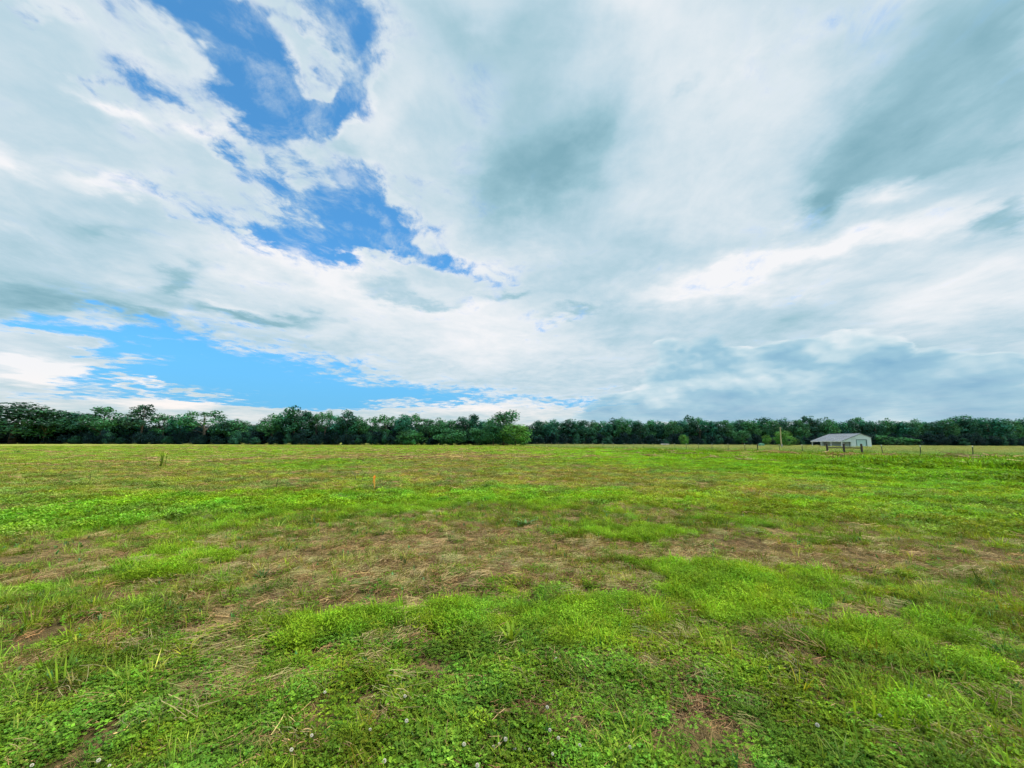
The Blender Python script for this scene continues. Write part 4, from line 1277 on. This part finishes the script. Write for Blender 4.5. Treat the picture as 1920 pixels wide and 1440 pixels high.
# ================================================================== SMALL THINGS on the field
mat_lath = plain('survey_lath_wood', (0.75, 0.42, 0.06), 0.7, 0, 0.15, 8.0)
mat_ribbon = plain('orange_flagging', (0.85, 0.25, 0.02), 0.5)
sp = gpt(702, 921)
stake = empty('survey_stake', sp, RAD(20))
tag(stake, 'thin yellow wooden survey stake with orange ribbon in the green grass', 'stake')
hs = at_depth(701, 890, sp[1])[2]
b_ = MB(); b_.add([(-.017, -.006, -.1), (.017, -.006, -.1), (.017, .006, -.1), (-.017, .006, -.1), (-.030, -.006, hs), (.004, -.006, hs), (.004, .006, hs), (-.030, .006, hs)],
                  [(0, 3, 2, 1), (4, 5, 6, 7), (0, 1, 5, 4), (1, 2, 6, 5), (2, 3, 7, 6), (3, 0, 4, 7)]); b_.build('lath', mat_lath, stake)
b_ = MB()
b_.tube([(-.03, 0, hs - .03), (-.045, -.02, hs - .09), (-.04, -.025, hs - .19), (-.055, -.02, hs - .26)], [.016, .015, .013, .010], 4)
b_.box((-.04, -.012, hs - .10), (.016, .012, hs - .05)); b_.build('ribbon', mat_ribbon, stake)

def mat_leaf(name, rgb, trans=0.25):
    m = bpy.data.materials.new(name); m.use_nodes = True
    t = m.node_tree
    for n in list(t.nodes): t.nodes.remove(n)
    N = Net(t)
    fa = N.node('ShaderNodeAttribute', attribute_type='GEOMETRY', attribute_name='shade')
    pos_ = N.node('ShaderNodeTexCoord').outputs['Object']
    kk = N.m('MULTIPLY', N.m('MULTIPLY_ADD', fa.outputs['Fac'], 0.6, 0.7), N.step(N.noise(pos_, 30.0, 4.0, 0.6), 0.3, 0.7, 0.85, 1.15))
    col_ = N.v('SCALE', (*rgb,), scale=kk)
    df = N.node('ShaderNodeBsdfPrincipled'); N.put(df.inputs['Base Color'], col_); df.inputs['Roughness'].default_value = 0.5
    df.inputs['Specular IOR Level'].default_value = 0.08
    tr_ = N.node('ShaderNodeBsdfTranslucent'); N.put(tr_.inputs['Color'], N.v('MULTIPLY', col_, (1.2, 1.1, 0.5)))
    mx = N.node('ShaderNodeMixShader'); mx.inputs[0].default_value = trans
    t.links.new(df.outputs[0], mx.inputs[1]); t.links.new(tr_.outputs[0], mx.inputs[2])
    o = N.node('ShaderNodeOutputMaterial'); t.links.new(mx.outputs[0], o.inputs[0])
    return m
ml_bright = mat_leaf('bright_blade', tuple(C_LUSH * np.array([1.05, 0.95, 1.2])), 0.35)
ml_green = mat_leaf('green_blade', tuple(C_GREEN))
ml_dark = mat_leaf('dark_blade', (0.05, 0.11, 0.03))
ml_tan = mat_leaf('dry_blade', (0.30, 0.24, 0.10), 0.1)
ml_blue = mat_leaf('bluish_leaf', (0.13, 0.27, 0.11))
mat_flower = plain('clover_white', (0.80, 0.78, 0.70), 0.8, 0, 0.06, 60.0)

def grass_thing(px, py, n, rad, h0, h1, w, lean, mat, label, name='grass_tuft', seg=5):
    p = gpt(px, py)
    root = empty(name, p, U(0, 6.28))
    link(bpy.data.objects.new('blades', tuft('blades', n, rad, h0, h1, w, lean, 0.9, mat, seg)), root)
    link(bpy.data.objects.new('dead_base', litter('dead_base', 14, rad * 1.3 + .03, .05, .14, .002, ml_tan, zmax=.03)), root)
    tag(root, label, 'grass tuft')
    return root
grass_thing(120, 1292, 12, .05, .14, .30, .0060, .55, ml_bright, 'arching bright broad-bladed grass tuft at the lower left')
grass_thing(518, 1340, 26, .07, .12, .20, .0035, .25, ml_green, 'upright fine green grass tuft in the clover, lower left of centre')
grass_thing(1655, 1360, 34, .16, .14, .28, .0060, .40, ml_bright, 'large bright broad-bladed grass tuft at the lower right')
grass_thing(1765, 1262, 40, .12, .12, .24, .0040, .50, ml_bright, 'dense bright grass tuft near the dark bare patch on the right')
grass_thing(1625, 1205, 60, .22, .12, .24, .0045, .45, ml_green, 'wide dense green grass clump left of the dark bare patch')
grass_thing(978, 1160, 30, .08, .16, .30, .0035, .30, ml_green, 'tall upright grass tuft at the centre, below the brown straw')
grass_thing(1885, 1395, 12, .10, .16, .30, .0060, .55, ml_bright, 'loose broad-bladed grass tuft in the bottom right corner')
grass_thing(62, 1165, 14, .06, .20, .36, .0055, .45, ml_bright, 'tall broad-bladed grass tuft at the left edge of the foreground')
grass_thing(425, 1125, 14, .05, .14, .26, .0050, .45, ml_green, 'small spiky grass tuft in the straw, left of centre')
grass_thing(702, 921, 80, .17, .16, .30, .0055, .55, ml_dark, 'dark green grass tuft around the foot of the survey stake')
grass_thing(33, 849, 30, .30, .25, .60, .012, .30, ml_dark, 'far dark grass clump near the left edge of the field')

def rosette(px, py, n, L, w, lean, mat, label):
    p = gpt(px, py)
    root = empty('broadleaf_weed', p, U(0, 6.28))
    for k in range(n):
        a = 6.283 * k / n + U(-.3, .3)
        b1 = blade((.01 * math.cos(a), .01 * math.sin(a), 0), a, lean * U(.7, 1.2), L * U(.75, 1.15), w * U(.8, 1.2), 0.8, 6)
        link(bpy.data.objects.new('leaf', strips([b1], 'leaf', mat)), root)
    tag(root, label, 'weed')
rosette(958, 1212, 9, .19, .017, .35, ml_bright, 'yellow green dock plant with upright broad leaves, centre foreground')
rosette(1131, 1262, 7, .11, .020, .8, ml_blue, 'pale bluish leaf rosette in the clover right of centre')
rosette(1042, 1258, 8, .12, .018, .9, ml_blue, 'low bluish broadleaf weed beside the hay wisps at the centre')
rosette(748, 1303, 5, .14, .014, .9, ml_tan, 'yellowing broad leaves lying in the clover, lower left of centre')
rosette(985, 985, 16, .24, .022, 1.0, ml_blue, 'bluish green spreading weed on the edge of the brown straw')
rosette(800, 1005, 10, .20, .012, .7, ml_green, 'leafy green weed at the left end of the bright patch in the straw')
rosette(490, 1085, 14, .16, .012, .6, ml_dark, 'small dark green bushy weed in the brown straw, left')

def stalks(px, base, top, n, spread, mat, label, leafy_=2):
    p = gpt(px, base)
    H = at_depth(px, top, p[1])[2]
    root = empty('weed_stalk', p, 0)
    for k in range(n):
        x0 = U(-spread, spread); a = U(0, 6.283); hh = H * (1.0 if k == 0 else U(.45, .95))
        ln_ = U(-.12, .12) * H if n > 1 else U(.02, .06) * H
        m_ = MB(); m_.tube([(x0, U(-.05, .05), -.05), (x0 + ln_ * .4, 0, hh * .5), (x0 + ln_, 0, hh)], [.022, .017, .007], 5); so = m_.build('stem', mat, root)
        bl = [blade((x0 + ln_ * U(.2, .9), 0, hh * U(.15, .85)), U(0, 6.28), U(.3, .8), H * U(.25, .45), .020, 1.2, 4) for _ in range(leafy_)]
        link(bpy.data.objects.new('leaves', strips(bl, 'leaves', mat)), so)
    tag(root, label, 'weed')
stalks(304, 876, 841, 6, .22, ml_green, 'tallest standing clump of leaning weed stalks in the left field', 3)
stalks(619, 853, 840, 2, .22, ml_dark, 'pair of thin upright weed stalks far out left of centre', 1)
stalks(626, 853, 842, 1, .05, ml_dark, 'single thin stalk right beside the far pair of stalks', 1)
stalks(921, 855, 841, 2, .10, ml_green, 'thin far weed standing alone below the centre trees', 2)
stalks(1387, 861, 848, 1, .05, ml_dark, 'single bare stalk standing in the bright mown strip on the right', 1)
stalks(132, 878, 867, 1, .05, ml_tan, 'short leaning dry stalk in the left field', 1)
stalks(601, 887, 877, 1, .05, ml_tan, 'short leaning dry stalk left of the survey stake', 1)
stalks(1614, 1013, 995, 1, .02, ml_green, 'leaning green stalk above the straw line on the right', 0)

FL = [(936, 1389), (948, 1388), (1031, 1365), (1047, 1379), (1087, 1392), (1036, 1403), (993, 1397), (925, 1393), (965, 1396), (1043, 1233), (1026, 1326),
      (1181, 1395), (895, 1437), (609, 1299), (759, 1312), (762, 1360), (694, 1370), (584, 1383), (546, 1412), (720, 1436), (186, 1417), (207, 1421),
      (1650, 1341), (1744, 1312), (1533, 1363), (62, 1420), (40, 1436), (870, 1398)]
FLAB = {(1043, 1233): 'white clover flower highest up the centre foreground, above the bluish weed', (1026, 1326): 'single white clover flower above the bottom centre cluster',
        (1031, 1365): 'white clover flower topmost in the bottom centre cluster', (1181, 1395): 'white clover flower standing off right of the bottom centre cluster',
        (1087, 1392): 'rightmost white clover flower of the bottom centre cluster', (895, 1437): 'white clover flower cut by the bottom edge near the centre',
        (870, 1398): 'leftmost white clover flower of the bottom centre cluster',
        (609, 1299): 'white clover flower just right of the upright fine grass tuft', (759, 1312): 'white clover flower beside the yellowing broad leaves',
        (762, 1360): 'white clover flower below the yellowing broad leaves', (694, 1370): 'lone white clover flower lower left of the yellowing leaves',
        (584, 1383): 'white clover flower right of the tan straw heap at the bottom', (546, 1412): 'white clover flower nearest the tan straw heap at the bottom',
        (720, 1436): 'white clover flower on the bottom edge left of centre', (186, 1417): 'left one of two white clover flowers together at the lower left',
        (207, 1421): 'right one of two white clover flowers together at the lower left', (1650, 1341): 'white clover flower in front of the large bright tuft at lower right',
        (1744, 1312): 'rightmost white clover flower, below the dense bright tuft', (1533, 1363): 'white clover flower left of the large bright tuft at lower right',
        (62, 1420): 'white clover flower nearest the bottom left corner, upper one', (40, 1436): 'white clover flower nearest the bottom left corner, lower one'}
hd_me = None
for (px, py) in FL:
    p0 = ground_at(px, py, 0.085)
    z0 = top_of(*p0)
    root = empty('clover_flower', (p0[0], p0[1], z0), U(0, 6.28))
    root.scale = [U(0.6, 1.0)] * 3
    if hd_me is None:
        v, f, sh = [], [], []
        for k in range(60):
            t = math.acos(1 - 1.75 * (k + .5) / 60); a = k * 2.39996
            dv = Vector((math.sin(t) * math.cos(a), math.sin(t) * math.sin(a), math.cos(t)))
            tt = dv.orthogonal().normalized(); ww = dv.cross(tt)
            c0 = dv * .004 + Vector((0, 0, .088)); c1 = dv * .0105 + Vector((0, 0, .088))
            b = len(v)
            v += [tuple(c0), tuple(c0.lerp(c1, .6) + tt * .0022), tuple(c1), tuple(c0.lerp(c1, .6) - tt * .0022), tuple(c0.lerp(c1, .6) + ww * .0022), tuple(c0.lerp(c1, .6) - ww * .0022)]
            f += [(b, b + 1, b + 2, b + 3), (b, b + 4, b + 2, b + 5)]; sh += [.5, .5]
        hd_me = raw_mesh('flower_head', v, f, sh, mat_flower)
        sm = MB(); sm.tube([(0, 0, 0), (.003, .002, .05), (0, 0, .087)], [.0012, .0011, .001], 4); st_me = sm.mesh('stem', ml_green)
    link(bpy.data.objects.new('flower_head', hd_me), root); link(bpy.data.objects.new('stem', st_me), root)
    tag(root, FLAB.get((px, py), 'small white clover flower in the loose cluster at the bottom centre'), 'clover flower', 'white clover flowers')
